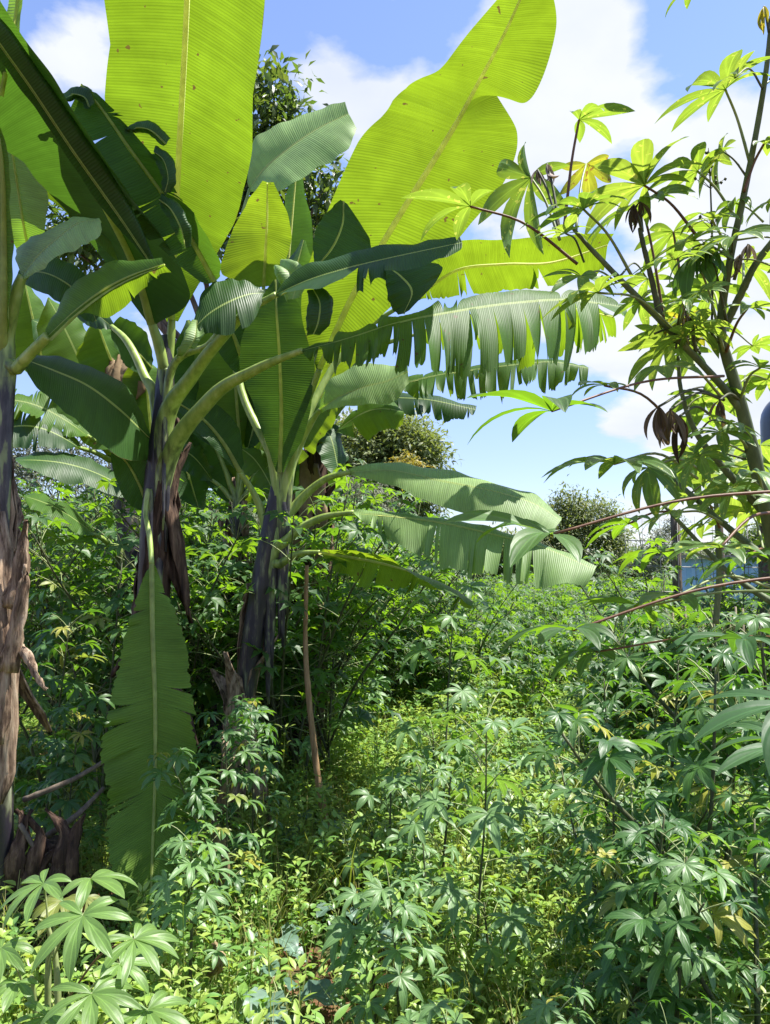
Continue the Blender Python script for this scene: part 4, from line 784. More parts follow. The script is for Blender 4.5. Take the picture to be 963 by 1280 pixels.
lf = [
 ((724, 150, 1.22), (705, 290, 1.23), 74, 3, 'cassava_lime', 0.0, -0.1), ((907, 112, 1.2), (938, 205, 1.22), 104, 0, 'cassava_lime', 0.2, -0.1),
 ((868, -14, 1.2), (950, -20, 1.2), 60, 3, 'cassava_lime', 0, -0.3), ((588, 258, 1.2), (722, 330, 1.25), 102, 3, 'cassava_lime', 0.1, -0.1),
 ((664, 222, 1.35), (700, 300, 1.3), 112, 0, 'cassava_lime', 0.1, -0.9), ((733, 205, 1.4), (720, 290, 1.3), 60, 3, 'cassava_yellow', 0, -1.2),
 ((806, 232, 1.22), (872, 296, 1.26), 108, 4, 'cassava_lime', 0.2, -0.05), ((730, 262, 1.18), (790, 345, 1.25), 92, 0, 'cassava_lime', 0.1, -0.1),
 ((872, 214, 1.25), (918, 270, 1.26), 78, 0, 'cassava_lime', 0.4, 0.0), ((803, 258, 1.3), (830, 400, 1.3), 92, 4, 'cassava_lime', 0.8, -0.5),
 ((748, 366, 1.12), (842, 412, 1.27), 92, 0, 'cassava_lime', 0.1, -0.15), ((829, 458, 1.15), (905, 500, 1.33), 72, 3, 'cassava_lime', 0.5, -0.5),
 ((756, 482, 1.2), (850, 540, 1.36), 62, 3, 'cassava_lime', 0.0, -0.2), ((768, 580, 1.15), (872, 598, 1.36), 104, 4, 'cassava_lime', 0.1, -0.15),
 ((810, 585, 1.2), (890, 600, 1.38), 74, 5, 'cassava_lime', 0.6, -0.6), ((900, 685, 1.1), (975, 640, 1.2), 100, 3, 'cassava_lime', 0, -0.1),
 ((870, 320, 1.25), (905, 440, 1.3), 74, 5, 'cassava_near', 0.2, -0.6), ((865, 395, 1.3), (900, 430, 1.32), 56, 0, 'cassava_lime', -0.5, -0.3),
 ((935, 385, 1.2), (908, 440, 1.3), 64, 3, 'cassava_lime', 0.4, -0.4), ((900, 540, 1.25), (935, 560, 1.35), 60, 0, 'cassava_lime', 0.5, -0.5),
 ((950, 460, 1.2), (925, 500, 1.33), 64, 3, 'cassava_lime', -0.3, -0.1), ((955, 180, 1.2), (930, 240, 1.22), 58, 3, 'cassava_lime', 0, -0.3),
 ((940, 590, 1.2), (955, 620, 1.38), 64, 0, 'cassava_lime', 0.6, -0.3), ((850, 640, 1.45), (905, 655, 1.5), 66, 0, 'cassava_lime', 0.0, -0.2),
 ((930, 700, 1.3), (975, 700, 1.45), 78, 4, 'cassava', 0.2, -0.1), ((846, 745, 1.25), (965, 735, 1.4), 84, 3, 'cassava', 0.1, -0.15),
 ((890, 275, 1.22), (915, 330, 1.26), 62, 3, 'cassava_lime', 0.3, -0.3), ((842, 290, 1.35), (860, 430, 1.32), 70, 0, 'cassava_lime', -0.6, -0.5),
 ((890, 360, 1.5), (905, 430, 1.32), 74, 4, 'cassava_lime', 0.9, -0.4), ((930, 330, 1.45), (930, 360, 1.3), 66, 0, 'cassava_lime', -0.7, -0.5),
 ((880, 620, 1.6), (900, 660, 1.6), 70, 4, 'cassava_lime', 0.2, -0.3), ((825, 690, 1.7), (890, 700, 1.6), 70, 0, 'cassava', 0.2, -0.2),
 ((940, 640, 1.6), (955, 690, 1.5), 80, 4, 'cassava_lime', 0.7, -0.3), ((785, 655, 1.6), (850, 640, 1.6), 70, 0, 'cassava', 0, -0.15)]
for q, (c, o_, s, k, mt, yw, pt) in enumerate(lf): hero_leaf(HC, c, o_, s, k, mt, yw, pt, 'red_petiole' if q % 3 == 0 else 'green_petiole', roll=random.uniform(-0.25, 0.25))
for q in range(66):
    sx = random.choice([(905, 430, 1.3), (925, 500, 1.33), (940, 570, 1.36), (865, 560, 1.38), (868, 445, 1.3), (905, 655, 1.5), (950, 620, 1.4), (925, 300, 1.25), (845, 420, 1.28), (900, 620, 1.9), (895, 600, 1.9)])
    if q > 40:
        sx = random.choice([(825, 400, 1.27), (778, 352, 1.25), (738, 310, 1.24), (868, 445, 1.3), (912, 330, 1.26), (934, 225, 1.22), (955, 110, 1.18), (852, 490, 1.36), (830, 590, 1.6), (860, 615, 1.55), (810, 620, 1.7), (897, 565, 1.9), (900, 700, 1.9), (905, 655, 1.5), (960, 290, 1.24)])
    o_ = (sx[0] + random.uniform(-8, 8), sx[1] + random.uniform(-20, 20), sx[2]); an = random.uniform(0, 6.28); ll = random.uniform(30, 85)
    c = (o_[0] + math.cos(an) * ll, o_[1] - abs(math.sin(an)) * ll * 0.7 + 10, sx[2] + random.uniform(-0.2, 0.25))
    hero_leaf(HC, c, o_, random.uniform(44, 78), random.randrange(6), random.choice(['cassava_lime', 'cassava_lime', 'cassava_lime', 'cassava_yellow' if q % 9 == 0 else 'cassava_lime']), random.uniform(-0.6, 0.6), random.uniform(-0.9, 0.0), random.choice(['cassava_stem_dark', 'green_petiole']), roll=random.uniform(-0.4, 0.4), pr=0.0016)
for c, o_, s, k, mt in (((684, 205, 1.3), (700, 290, 1.26), 42, 0, 'wilted_pale'), ((800, 252, 1.24), (803, 290, 1.25), 52, 1, 'wilted'), ((857, 388, 1.28), (870, 440, 1.3), 34, 2, 'wilted_pale'),
                        ((824, 508, 1.18), (905, 500, 1.33), 72, 0, 'wilted'), ((850, 520, 1.22), (890, 520, 1.34), 78, 2, 'wilted'), ((936, 305, 1.25), (918, 350, 1.27), 44, 1, 'wilted_pale'), ((955, 8, 1.15), (962, 40, 1.15), 50, 1, 'cassava_yellow'),
                        ((884, 306, 1.22), (908, 400, 1.28), 64, 1, 'cassava_near'), ((672, 212, 1.3), (700, 290, 1.26), 36, 1, 'wilted_pale'), ((792, 256, 1.22), (803, 290, 1.25), 48, 2, 'wilted'), ((838, 512, 1.2), (905, 500, 1.33), 76, 1, 'wilted'), ((900, 500, 1.25), (925, 500, 1.33), 50, 0, 'wilted'), ((926, 318, 1.25), (918, 350, 1.27), 40, 0, 'wilted_pale'), ((864, 396, 1.28), (870, 440, 1.3), 36, 0, 'wilted')):
    o = hero_leaf(HC, c, o_, s, k, mt, 0, -0.2, 'cassava_stem_dark', wilt=True)
    o['label'] = 'shrivelled brown hanging leaf' if mt.startswith('wilt') else 'drooping leaf'
# flower stalk with small round buds
gg = Geo(); gg.add(*tube(PP([(890, 420, 1.3), (891, 330, 1.28), (889, 250, 1.26), (886, 185, 1.25)]), [0.0022, 0.002, 0.0015, 0.001], 5, 20))
for k in range(26):
    y = random.choice([190, 200, 212, 225, 228, 272, 278, 300, 305]); x = 888 + random.uniform(-22, 22) * (0.3 if y < 215 else 1)
    p = P(x, y + random.uniform(-5, 5), 1.26); q0 = P(889, y + 8, 1.26); gg.add(*tube([q0, p], [0.0006, 0.0006], 4, 3)); gg.add(*tube([p + (0, 0, -.003), p, p + (0, 0, .003)], [0.0008, 0.0028, 0.0008], 6, 5))
gg.build('flower_stalk', M['cassava_stem_dark'], HC)

# second plant of the right edge: nearer, dark leaves with red stalks reaching into the picture
H2 = empty('cassava_plant', P(1080, 1000, 1.0) * np.array([1, 1, 0]), 'nearest cassava plant, mostly out of frame right, its long red stalks holding large dark leaves', 'cassava plant')
gg = Geo(); gg.add(*tube(PP([(1100, 2100, 1.0), (1080, 1300, 1.0), (1050, 900, 1.0), (1020, 700, 1.0), (985, 590, 1.0)]), [0.016, 0.015, 0.013, 0.01, 0.006], 8, 40, 3, 0.03)); gg.build('stem', M['cassava_stem'], H2)
for c, o_, s, k, mt, yw, pt, pm in (((690, 514, 1.0), (905, 470, 1.2), 150, 3, 'cassava', 0.05, -0.05, 'red_petiole'), ((690, 668, 0.95), (1000, 612, 1.0), 150, 3, 'cassava', 0.0, 0.05, 'red_petiole'),
                              ((716, 788, 0.95), (1025, 715, 1.0), 112, 0, 'cassava', 0.1, 0.0, 'red_petiole'), ((1004, 880, 0.62), (1150, 900, 0.8), 158, 0, 'cassava_near', 0.15, -0.15, 'green_petiole'),
                              ((992, 932, 0.75), (1150, 960, 0.9), 122, 4, 'cassava_near', 0.35, -0.2, 'green_petiole'), ((930, 800, 1.1), (1040, 820, 1.0), 110, 4, 'cassava_near', 0.3, -0.1, 'green_petiole'),
                              ((745, 815, 1.35), (1045, 800, 1.05), 84, 0, 'cassava_near', 0.2, -0.35, 'red_petiole'), ((800, 760, 1.3), (1030, 740, 1.02), 90, 4, 'cassava', 0.1, 0.0, 'green_petiole')):
    hero_leaf(H2, c, o_, s, k, mt, yw, pt, pm, roll=random.uniform(-0.2, 0.2), sag=0.06, pr=0.0018)

# ------------------------------------------------------------------ small cassava in the lower left corner
H3 = empty('cassava_plant', P(62, 1500, 1.75) * np.array([1, 1, 0]), 'sunlit young cassava with pale green leaves in the lower left corner', 'cassava plant')
gg = Geo()
for pts in ([(60, 1700, 1.8), (62, 1400, 1.78), (60, 1240, 1.76), (66, 1180, 1.75), (105, 1120, 1.72)], [(62, 1420, 1.78), (72, 1290, 1.74), (70, 1200, 1.74), (58, 1150, 1.74)], [(58, 1420, 1.78), (48, 1290, 1.76), (40, 1220, 1.74)]):
    gg.add(*tube(PP(pts), [0.009, 0.008, 0.006, 0.004], 8, 40, 3, 0.03))
gg.build('stem', M['green_petiole'], H3)
for c, o_, s, k, mt, fw, pm in (((114, 1098, 1.7), (104, 1140, 1.72), 72, 3, 'cassava_fresh', (0.7, -0.5, -0.15), 'red_petiole'), ((55, 1104, 1.75), (62, 1180, 1.75), 68, 0, 'cassava_fresh', (-0.6, -0.8, -0.4), 'green_petiole'),
                            ((104, 1144, 1.6), (66, 1200, 1.74), 80, 0, 'cassava_fresh', (0.1, -1, -0.55), 'green_petiole'), ((77, 1125, 1.8), (62, 1190, 1.76), 52, 3, 'cassava_young', (-0.2, -1, -0.6), 'green_petiole'),
                            ((106, 1122, 1.85), (70, 1190, 1.78), 40, 3, 'cassava_young', (0.2, -1, -0.6), 'green_petiole'),
                            ((168, 1174, 1.6), (84, 1250, 1.74), 64, 4, 'cassava_fresh', (0.7, -0.7, -0.4), 'red_petiole'), ((115, 1242, 1.5), (70, 1290, 1.7), 72, 4, 'cassava_fresh', (0.25, -1, -0.35), 'green_petiole'),
                            ((22, 1228, 1.6), (50, 1290, 1.7), 46, 3, 'cassava_fresh', (0.1, -1, -0.35), 'green_petiole'), ((2, 1185, 1.65), (40, 1260, 1.72), 60, 4, 'cassava_fresh', (-0.3, -1, -0.3), 'green_petiole'),
                            ((150, 1205, 1.8), (80, 1280, 1.74), 56, 0, 'cassava_fresh', (0.8, -0.3, -0.3), 'green_petiole'), ((60, 1270, 1.6), (60, 1330, 1.7), 60, 4, 'cassava_fresh', (-0.2, -1, -0.3), 'green_petiole'),
                            ((185, 1262, 1.6), (80, 1330, 1.7), 70, 0, 'cassava_fresh', (0.6, -0.8, -0.3), 'green_petiole')):
    if 'cassava_fresh' not in M:
        M['cassava_fresh'] = leaf_mat('cassava_leaf_fresh', [(0.11, 0.19, 0.045), (0.14, 0.24, 0.06)], [(0.28, 0.5, 0.04), (0.34, 0.55, 0.05)], 0.34, 0.45, 0.5, 1.3, 'leaf', 0.0)
        M['cassava_young'] = leaf_mat('cassava_leaf_shoot', [(0.17, 0.20, 0.05), (0.20, 0.22, 0.06)], [(0.5, 0.5, 0.05), (0.45, 0.5, 0.05)], 0.4, 0.45, 0.5, 1.3, 'leaf', 0.0)
    hero_leaf(H3, c, o_, s, k, mt, 0, 0, pm, fwd=fw, roll=random.uniform(-0.15, 0.15))

# ------------------------------------------------------------------ cassava plants standing about (each its own thing)
M['cassava_sage'] = leaf_mat('cassava_leaf_sage', [(0.11, 0.21, 0.07), (0.15, 0.26, 0.095), (0.10, 0.19, 0.06)], [(0.24, 0.44, 0.04), (0.3, 0.5, 0.05), (0.22, 0.42, 0.03)], 0.36, 0.45, 0.5, 1.3, 'leaf', 0.0)
T_tall = tpl_meshes(3, 1.75, 56, 1.05, MIDL, 300, 'cassava_blue', 2, z0=0.25)
T_mid = tpl_meshes(4, 1.05, 22, 0.95, HI[:3], 320, 'cassava_sage', 1, z0=0.4)
T_right = tpl_meshes(4, 1.25, 62, 0.84, MIDL, 340, 'cassava_blue', 3, z0=0.08, lean=0.12)
T_lite = tpl_meshes(3, 0.8, 15, 0.95, HI[:3], 360, 'cassava_sage', 1, z0=0.45)
T_thin = tpl_meshes(1, 1.15, 15, 0.95, HI[:3], 333, 'cassava_sage', 1, z0=0.25, lean=0.16, stem_r=0.006)[0]
T_far = tpl_meshes(5, 1.25, 46, 1.0, LOW, 380, 'cassava', 3, z0=0.15, pet=0.26)
T_bush = tpl_meshes(4, 2.1, 90, 0.95, LOW, 400, 'cassava', 5, z0=0.1, pet=0.3, lean=0.16)
def gpos(px, Y): p = P(px, 700, Y); return (float(p[0]), float(Y), float(gz(p[0], Y)))
# (pixel x, distance, template, scale, label)
named = [
 (292, 3.05, T_tall[0], 0.54, 'dark green cassava in front of the leaning banana stem, beside the hanging leaf'),
 (322, 3.6, T_tall[1], 0.50, 'bushy dark cassava just left of the bare wooden stake'),
 (85, 3.2, T_tall[2], 0.58, 'shaded dark cassava left of the long hanging banana leaf'),
 (248, 2.5, T_mid[2], 0.62, 'small shaded cassava at the tip of the hanging banana leaf'),
 (592, 2.75, T_thin, 0.84, 'slim upright cassava in the middle of the weeds with a tall dark stem'),
 (505, 2.35, T_mid[0], 0.60, 'pale cassava seedling with broad hand-shaped leaves, centre foreground'),
 (475, 2.5, T_lite[0], 0.7, 'low cassava seedling near the bare red soil patch'),
 (560, 2.05, T_lite[1], 0.58, 'thin cassava seedling low in front of the upright one'),
 (548, 4.1, T_thin, 1.15, 'tall thin forked cassava behind the weeds, under the banana leaf tips'),
 (765, 2.6, T_right[0], 0.66, 'dark cassava left of the right-hand thicket'),
 (775, 2.2, T_right[1], 0.70, 'cassava with drooping dark leaflets in the lower right thicket'),
 (860, 2.5, T_right[2], 0.98, 'large dark cassava in the lower right thicket below the reed fence'),
 (930, 2.0, T_right[3], 0.78, 'dark cassava at the lower right edge'),
 (840, 1.75, T_right[0], 0.46, 'cassava with one yellowing leaf in the lower right corner'),
 (700, 1.8, T_mid[2], 0.50, 'low cassava with dark star-shaped leaves near the bottom edge'),
 (815, 3.3, T_right[1], 0.95, 'cassava in half shade before the reed fence'),
 (905, 3.4, T_right[3], 1.2, 'cassava against the reed fence at the right'),
 (755, 3.8, T_right[2], 0.8, 'cassava at the left end of the right-hand thicket'),
 (960, 2.8, T_right[0], 1.05, 'dark cassava half cut by the right edge below the fence'),
]
named += [(790, 2.9, T_right[3], 0.75, 'bushy cassava between the upright slim one and the fence'), (735, 2.1, T_right[1], 0.38, 'low bushy cassava left of the lower right thicket'), (960, 1.65, T_right[2], 0.5, 'cassava in the lower right corner cut by the edge'), (655, 3.3, T_thin, 0.62, 'pale young cassava right of the upright slim one'),
 (820, 2.05, T_mid[1], 0.75, 'pale green cassava in the middle of the lower right thicket'), (535, 3.0, T_thin, 0.6, 'young cassava with a flat top, behind the centre seedlings'), (890, 2.9, T_mid[3], 1.05, 'light green cassava in front of the reed fence'), (130, 4.1, T_tall[0], 0.9, 'dark cassava behind the hanging leaf'), (60, 3.6, T_tall[1], 0.7, 'dark cassava beside the peeling left stem')]
for px, Y, tp, s, lb in named:
    put_plant('cassava_plant', tp, gpos(px, Y), random.uniform(0, 6.28), s, lb, 'cassava plant')
T_young = tpl_meshes(5, 0.75, 13, 0.95, MIDL, 500, 'cassava_sage', 1, z0=0.3)
for k in range(19):
    Y = 2.35 + 5.2 * random.random() ** 1.1; px = random.uniform(385, 690)
    if px < 480 and Y < 4.6: px += 130
    put_plant('cassava_seedling', T_young[k % 5], gpos(px, Y), random.uniform(0, 6.28), random.uniform(0.5, 1.0) * (0.62 + 0.08 * Y), 'young upright cassava with few pale leaves in the weedy clearing', 'cassava plant', 'young cassavas in the weedy clearing')
for k in range(26):
    Y = random.uniform(8.5, 12); px = random.uniform(-70, 440)
    put_plant('cassava_shrub', T_bush[k % 4], gpos(px, Y), random.uniform(0, 6.28), ((700 - random.uniform(585, 618)) / 950 * Y + 1.6) / 2.3, ('tall leafy cassava shrub in the shady thicket left of the tall banana stem' if px < 190 else 'tall leafy cassava shrub in the thicket between and behind the two main banana stems'), 'shrub', 'cassava shrubs behind the bananas')
for k in range(12):
    Y = random.uniform(5.6, 6.7); px = random.uniform(770, 975)
    put_plant('cassava_plant', T_bush[k % 4], gpos(px, Y), random.uniform(0, 6.28), random.uniform(0.60, 0.80), 'leafy cassava along the wire fence, in front of the blue building', 'cassava plant', 'cassavas along the wire fence')
# shaded thicket behind the banana plants and sunny shrubs right of it
for k in range(46):
    Y = random.uniform(4.6, 9.5); px = random.uniform(-60, 420)
    if k % 3 == 0: Y = random.uniform(4.6, 6)
    put_plant('cassava_shrub', T_bush[k % 4], gpos(px, Y), random.uniform(0, 6.28), ((700 - random.uniform(585, 640)) / 950 * Y + 1.6) / 2.35, ('tall leafy cassava shrub in the shady thicket left of the tall banana stem' if px < 190 else 'tall leafy cassava shrub in the thicket between and behind the two main banana stems'), 'shrub', 'cassava shrubs behind the bananas')
for k in range(26):
    Y = random.uniform(6.5, 11); px = random.uniform(395, 600)
    h = 1.02 - 0.35 * max(0, (px - 480) / 120)
    put_plant('cassava_shrub', T_bush[k % 4], gpos(px, Y), random.uniform(0, 6.28), ((700 - (622 + max(0, (px - 440)) * 0.66 + random.uniform(-8, 26))) / 950 * Y + 1.6) / 2.35, 'sunlit leafy shrub under the drooping banana leaves', 'shrub', 'sunlit shrubs right of the banana stems')
n = 0
while n < 230:
    Y = 5.2 + 24 * random.random() ** 1.5; px = random.uniform(470, 1000)
    if Y < 6.5 and px < 700: n += 0.2; continue
    x, y, z = gpos(px, Y)
    put_plant('cassava_plant', T_far[int(n) % 5], (x, y, z), random.uniform(0, 6.28), random.uniform(0.62, 0.88), ('low bushy cassava in the far field beneath the banana leaf tips' if px < 740 else 'low bushy cassava in the field behind the right-hand thicket'), 'cassava plant', 'cassava plants of the field'); n += 1

# ------------------------------------------------------------------ weeds, grass, kale
def sprig(seed, h=0.22, pairs=4, L=0.05, W=0.018, hi=False):
    g_ = np.random.default_rng(seed); G = []; off = 0
    V, Fc, U = tube([(0, 0, 0), (0.01, 0.005, h * .5), (g_.normal(0, .02), g_.normal(0, .02), h)], [0.0022, 0.0018, 0.001], 3, 4, caps=False)
    G.append((V, Fc, U)); off = len(V)
    for k in range(pairs):
        z = h * (0.25 + 0.75 * (k + 0.5) / pairs)
        for s in range(2 + (k == pairs - 1) * 3):
            a = k * 1.57 + s * (3.14 if k < pairs - 1 else 1.25) + g_.normal(0, 0.3); l = L * g_.uniform(0.7, 1.3); w_ = W * g_.uniform(0.8, 1.3)
            V, Fc, U = lobe(l, w_, 4, 2, 0.15, g_.uniform(0.2, 0.9), 0.3, 0.85) if hi else simple_leaf(l, w_, 0.3, g_.uniform(0.0, 0.5)); e = g_.uniform(0.0, 0.7)
            V = V + np.array([0.012, 0, 0]); x = V[:, 0] * math.cos(e) - V[:, 2] * math.sin(e); zz_ = V[:, 0] * math.sin(e) + V[:, 2] * math.cos(e)
            V = np.stack([x * math.cos(a) - V[:, 1] * math.sin(a), x * math.sin(a) + V[:, 1] * math.cos(a), zz_ + z], 1)
            G.append((V, Fc + off, U)); off += len(V)
    return np.vstack([g[0] for g in G]), np.vstack([g[1] for g in G]), np.vstack([g[2] for g in G])
SPR = [sprig(1, 0.2, 5, 0.034, 0.012), sprig(2, 0.27, 6, 0.032, 0.010), sprig(3, 0.12, 4, 0.036, 0.014), sprig(4, 0.33, 7, 0.038, 0.012), sprig(5, 0.09, 3, 0.03, 0.012)]
SPH = [sprig(1, 0.2, 5, 0.034, 0.010, True), sprig(2, 0.27, 6, 0.034, 0.008, True), sprig(3, 0.12, 4, 0.036, 0.012, True), sprig(4, 0.33, 7, 0.040, 0.009, True), sprig(5, 0.09, 3, 0.03, 0.011, True)]
SPH += [sprig(11, 0.55, 11, 0.036, 0.007, True), sprig(12, 0.42, 9, 0.038, 0.009, True)]
def weed_points(n_, x0=-4.5, x1=9.0, y0=1.3, y1=14):
    out = []
    y = y0 + (y1 - y0) * rng.random(n_) ** 1.35
    x = (rng.random(n_) * 2 - 1) * (0.62 * y + 0.5)
    # bare red patches
    k1 = 1.4 * np.exp(-(((x + 0.19) / 0.27) ** 2 + ((y - 2.85) / 0.5) ** 2)); k2 = np.exp(-(((x + 0.28) / 0.16) ** 2 + ((y - 2.5) / 0.2) ** 2))
    k3 = np.exp(-(((x + 0.32) / 0.12) ** 2 + ((y - 4.2) / 0.14) ** 2)); k4 = 0.5 * np.exp(-(((x - 0.1) / 0.3) ** 2 + ((y - 3.1) / 0.2) ** 2))
    keep = rng.random(n_) > np.clip(k1 + k2 + k3 + k4, 0, 0.94)
    shade = (x < -0.28 * y - 0.1) & (rng.random(n_) < 0.45)
    keep &= ~shade
    return x[keep], y[keep]
x, y = weed_points(42000); nn = len(x)
pos = np.stack([x, y, gz(x, y) - 0.01], 1); a = rng.random(nn) * 6.28
up = np.stack([rng.normal(0, .18, nn), rng.normal(0, .18, nn), np.ones(nn)], 1)
patch = np.sin(x * 2.1 + 1) * np.cos(y * 1.7) + rng.normal(0, .6, nn)
which = np.clip(((patch + 1.5) / 3 * 5).astype(int), 0, 4)
Ms = frames(pos, np.stack([np.cos(a), np.sin(a), 0 * a], 1), up, rng.uniform(0.55, 1.25, nn) * (1 + 0.25 * (y > 5)))
which = which + 5 * (y < 4.2); tallm = rng.random(nn) < 0.035; which[tallm] = rng.integers(10, 12, tallm.sum())
hue = np.clip(0.5 + 0.22 * np.sin(x * 2.7 + y) + 0.2 * np.cos(y * 3.9 - x * 1.3) + rng.normal(0, .22, nn), 0, 0.99)
tag(scatter(SPR + SPH, which, Ms, hue).build('low_weeds', M['weed']), 'dense low leafy weeds covering the red soil', 'weeds', kind='stuff')
def blade(seed):
    g_ = np.random.default_rng(seed); V = []; Fc = []
    for k in range(7):
        a = g_.uniform(0, 6.28); h = g_.uniform(0.14, 0.34); b = g_.uniform(0.03, 0.18); o = len(V); w_ = 0.0028
        for t in (0, 0.35, 0.7, 1):
            r = b * t * t; c = np.array([math.cos(a) * r, math.sin(a) * r, h * (t - 0.18 * t * t)]); s = np.array([-math.sin(a), math.cos(a), 0]) * w_ * (1.05 - t)
            V += [c - s, c + s]
        Fc += [(o + 2 * i, o + 2 * i + 1, o + 2 * i + 3, o + 2 * i + 2) for i in range(3)]
    V = np.array(V); return V, np.array(Fc), np.zeros((len(V), 2))
BL = [blade(s) for s in range(4)]
x, y = weed_points(17000); nn = len(x); a = rng.random(nn) * 6.28
Ms = frames(np.stack([x, y, gz(x, y)], 1), np.stack([np.cos(a), np.sin(a), 0 * a], 1), np.tile([0, 0, 1.0], (nn, 1)), rng.uniform(0.6, 1.75, nn))
tag(scatter(BL, rng.integers(0, 4, nn), Ms, rng.random(nn)).build('grass', M['grass']), 'thin yellow green grass between the weeds', 'grass', kind='stuff')

x, y = weed_points(5000); nn = len(x); a = rng.random(nn) * 6.28
Ms = frames(np.stack([x, y, gz(x, y) + rng.uniform(0.005, 0.16, nn)], 1), np.stack([np.cos(a), np.sin(a), rng.normal(0, .5, nn)], 1), np.stack([rng.normal(0, .5, nn), rng.normal(0, .5, nn), np.ones(nn)], 1), rng.uniform(0.5, 1.6, nn))
tag(scatter([lobe(0.06, 0.014, 3, 2, 0.3, 1.4, 0.5, 0.9), lobe(0.09, 0.006, 3, 2, 0.2, 0.9, 0.5, 0.9)], rng.integers(0, 2, nn), Ms, rng.random(nn)).build('leaf_litter', M['dry_leaf']), 'dry brown and straw coloured leaf litter under the weeds', 'leaf litter', kind='stuff')
def kale(seed, n_=6, L=0.16, mat='kale'):
    g_ = np.random.default_rng(seed); st = Geo(); pos, fw, up = [], [], []
    h = g_.uniform(0.14, 0.26); st.add(*tube([(0, 0, -.03), (0.01, 0, h * .5), (0, 0.01, h)], [0.006, 0.005, 0.004], 6, 6))
    for k in range(n_):
        a = k * 2.4; d = np.array([math.cos(a), math.sin(a), 0]); p = np.array([0, 0.01, h * (0.55 + 0.45 * k / n_)]); e = p + d * 0.07 + (0, 0, 0.05)
        st.add(*tube([p, (p + e) / 2 + (0, 0, .01), e], [0.003, 0.0025, 0.002], 5, 5)); pos.append(e); fw.append(d + (0, 0, g_.uniform(-0.4, 0.2))); up.append((0, 0, 1))
    tp = [lobe(L, L * 0.42, 7, 6, 0.2, 0.8, 0.3, 0.8)]
    V, Fc, U = tp[0]; V = V.copy(); V[:, 2] += 0.06 * L * np.sin(V[:, 0] * 90) * np.abs(U[:, 1]); tp = [(V, Fc, U)]
    fo = scatter(tp, np.zeros(len(pos), int), frames(np.array(pos), np.array(fw), np.array(up, float), g_.uniform(0.6, 1.1, len(pos))), g_.random(len(pos)))
    return st.mesh('stem', [M['green_petiole']]), fo.mesh('foliage', M[mat])
K = [kale(s) for s in range(4)]
for px, Y, s, lb in ((408, 1.95, 0.8, 'pale blue-green kale seedling by the bottom edge'), (235, 1.75, 0.8, 'kale seedling with broad pale leaf beside the corner cassava'), (470, 1.98, 0.8, 'kale seedling with upright round leaf near the bottom edge'),
                     (655, 1.8, 1.0, 'large blue-green kale at the bottom edge'), (625, 2.1, 1.0, 'dark blue-green kale right of the thin seedlings'), (580, 2.2, 0.8, 'single kale leaf plant behind the bottom edge weeds')):
    put_plant('kale_plant', K[int(px) % 4], gpos(px, Y), random.uniform(0, 6.28), s, lb, 'kale plant')
for k in range(70):
    Y = random.uniform(2.3, 7.5); px = random.uniform(380, 760) if k % 4 else random.uniform(330, 520)
    if 360 < px < 470 and Y < 3.3: Y += 1.6
    put_plant('broadleaf_weed', K[k % 4], gpos(px, Y), random.uniform(0, 6.28), random.uniform(0.5, 1.0), 'small pale blue-green broad-leaved plant among the weeds', 'weed', 'pale broad-leaved plants in the weeds')

# ------------------------------------------------------------------ wooden stake, fallen branches, dead stump
gg = Geo(); gg.add(*tube(PP([(414, 1062, 4.2), (405, 1010, 4.2), (397, 960, 4.2), (390, 900, 4.22), (385, 850, 4.25), (382, 790, 4.28), (384, 700, 4.3)]) - np.array([0, 0, 0.03]), [0.026, 0.021, 0.018, 0.016, 0.016, 0.014, 0.011], 10, 60, 5, 0.06))
tag(gg.build('wooden_stake', M['stake']), 'thin bare reddish brown stick standing in the weeds', 'stake')
for k, (a, b, Y, r) in enumerate((((30, 1000), (150, 940), 3.0, 0.012), ((60, 1045), (130, 985), 3.0, 0.014), ((25, 1030), (70, 1090), 2.9, 0.010))):
    gg = Geo(); gg.add(*tube(PP([(a[0], a[1], Y), ((a[0] + b[0]) / 2, (a[1] + b[1]) / 2 + 5, Y), (b[0], b[1], Y + 0.1)]), [r, r * .8, r * .6], 7, 16, k, 0.08))
    tag(gg.build('dead_branch', M['bark']), ['grey dead branch slanting out from behind the left banana stem', 'forked grey dead branch above the brown stump', 'short dead stick leaning down onto the brown stump'][k], 'branch')
st_ = empty('banana_stump', P(50, 1100, 3.05) * np.array([1, 1, 0]), 'brown rotting banana stump with dry fibres, low at the left', 'stump')
gg = Geo(); gg.add(*tube(PP([(40, 1290, 3.05), (45, 1180, 3.05), (58, 1100, 3.05), (70, 1050, 3.05)]), [0.17, 0.16, 0.12, 0.05], 20, 30, 4, 0.06)); gg.build('trunk', M['sheath_dark'], st_)
for k in range(9):
    x0 = random.uniform(10, 105); y0 = random.uniform(1040, 1120)
    flap(st_, PP([(x0, y0 + 90, 2.95), (x0 + random.uniform(-8, 8), y0 + 40, 2.88), (x0 + random.uniform(-12, 12), y0, 2.9), (x0 + random.uniform(-22, 22), y0 - 30, 2.92)]), [0.022, 0.03, 0.02, 0.004], np.array([0, -1, 0.2]), gA, 'sheath_dark')
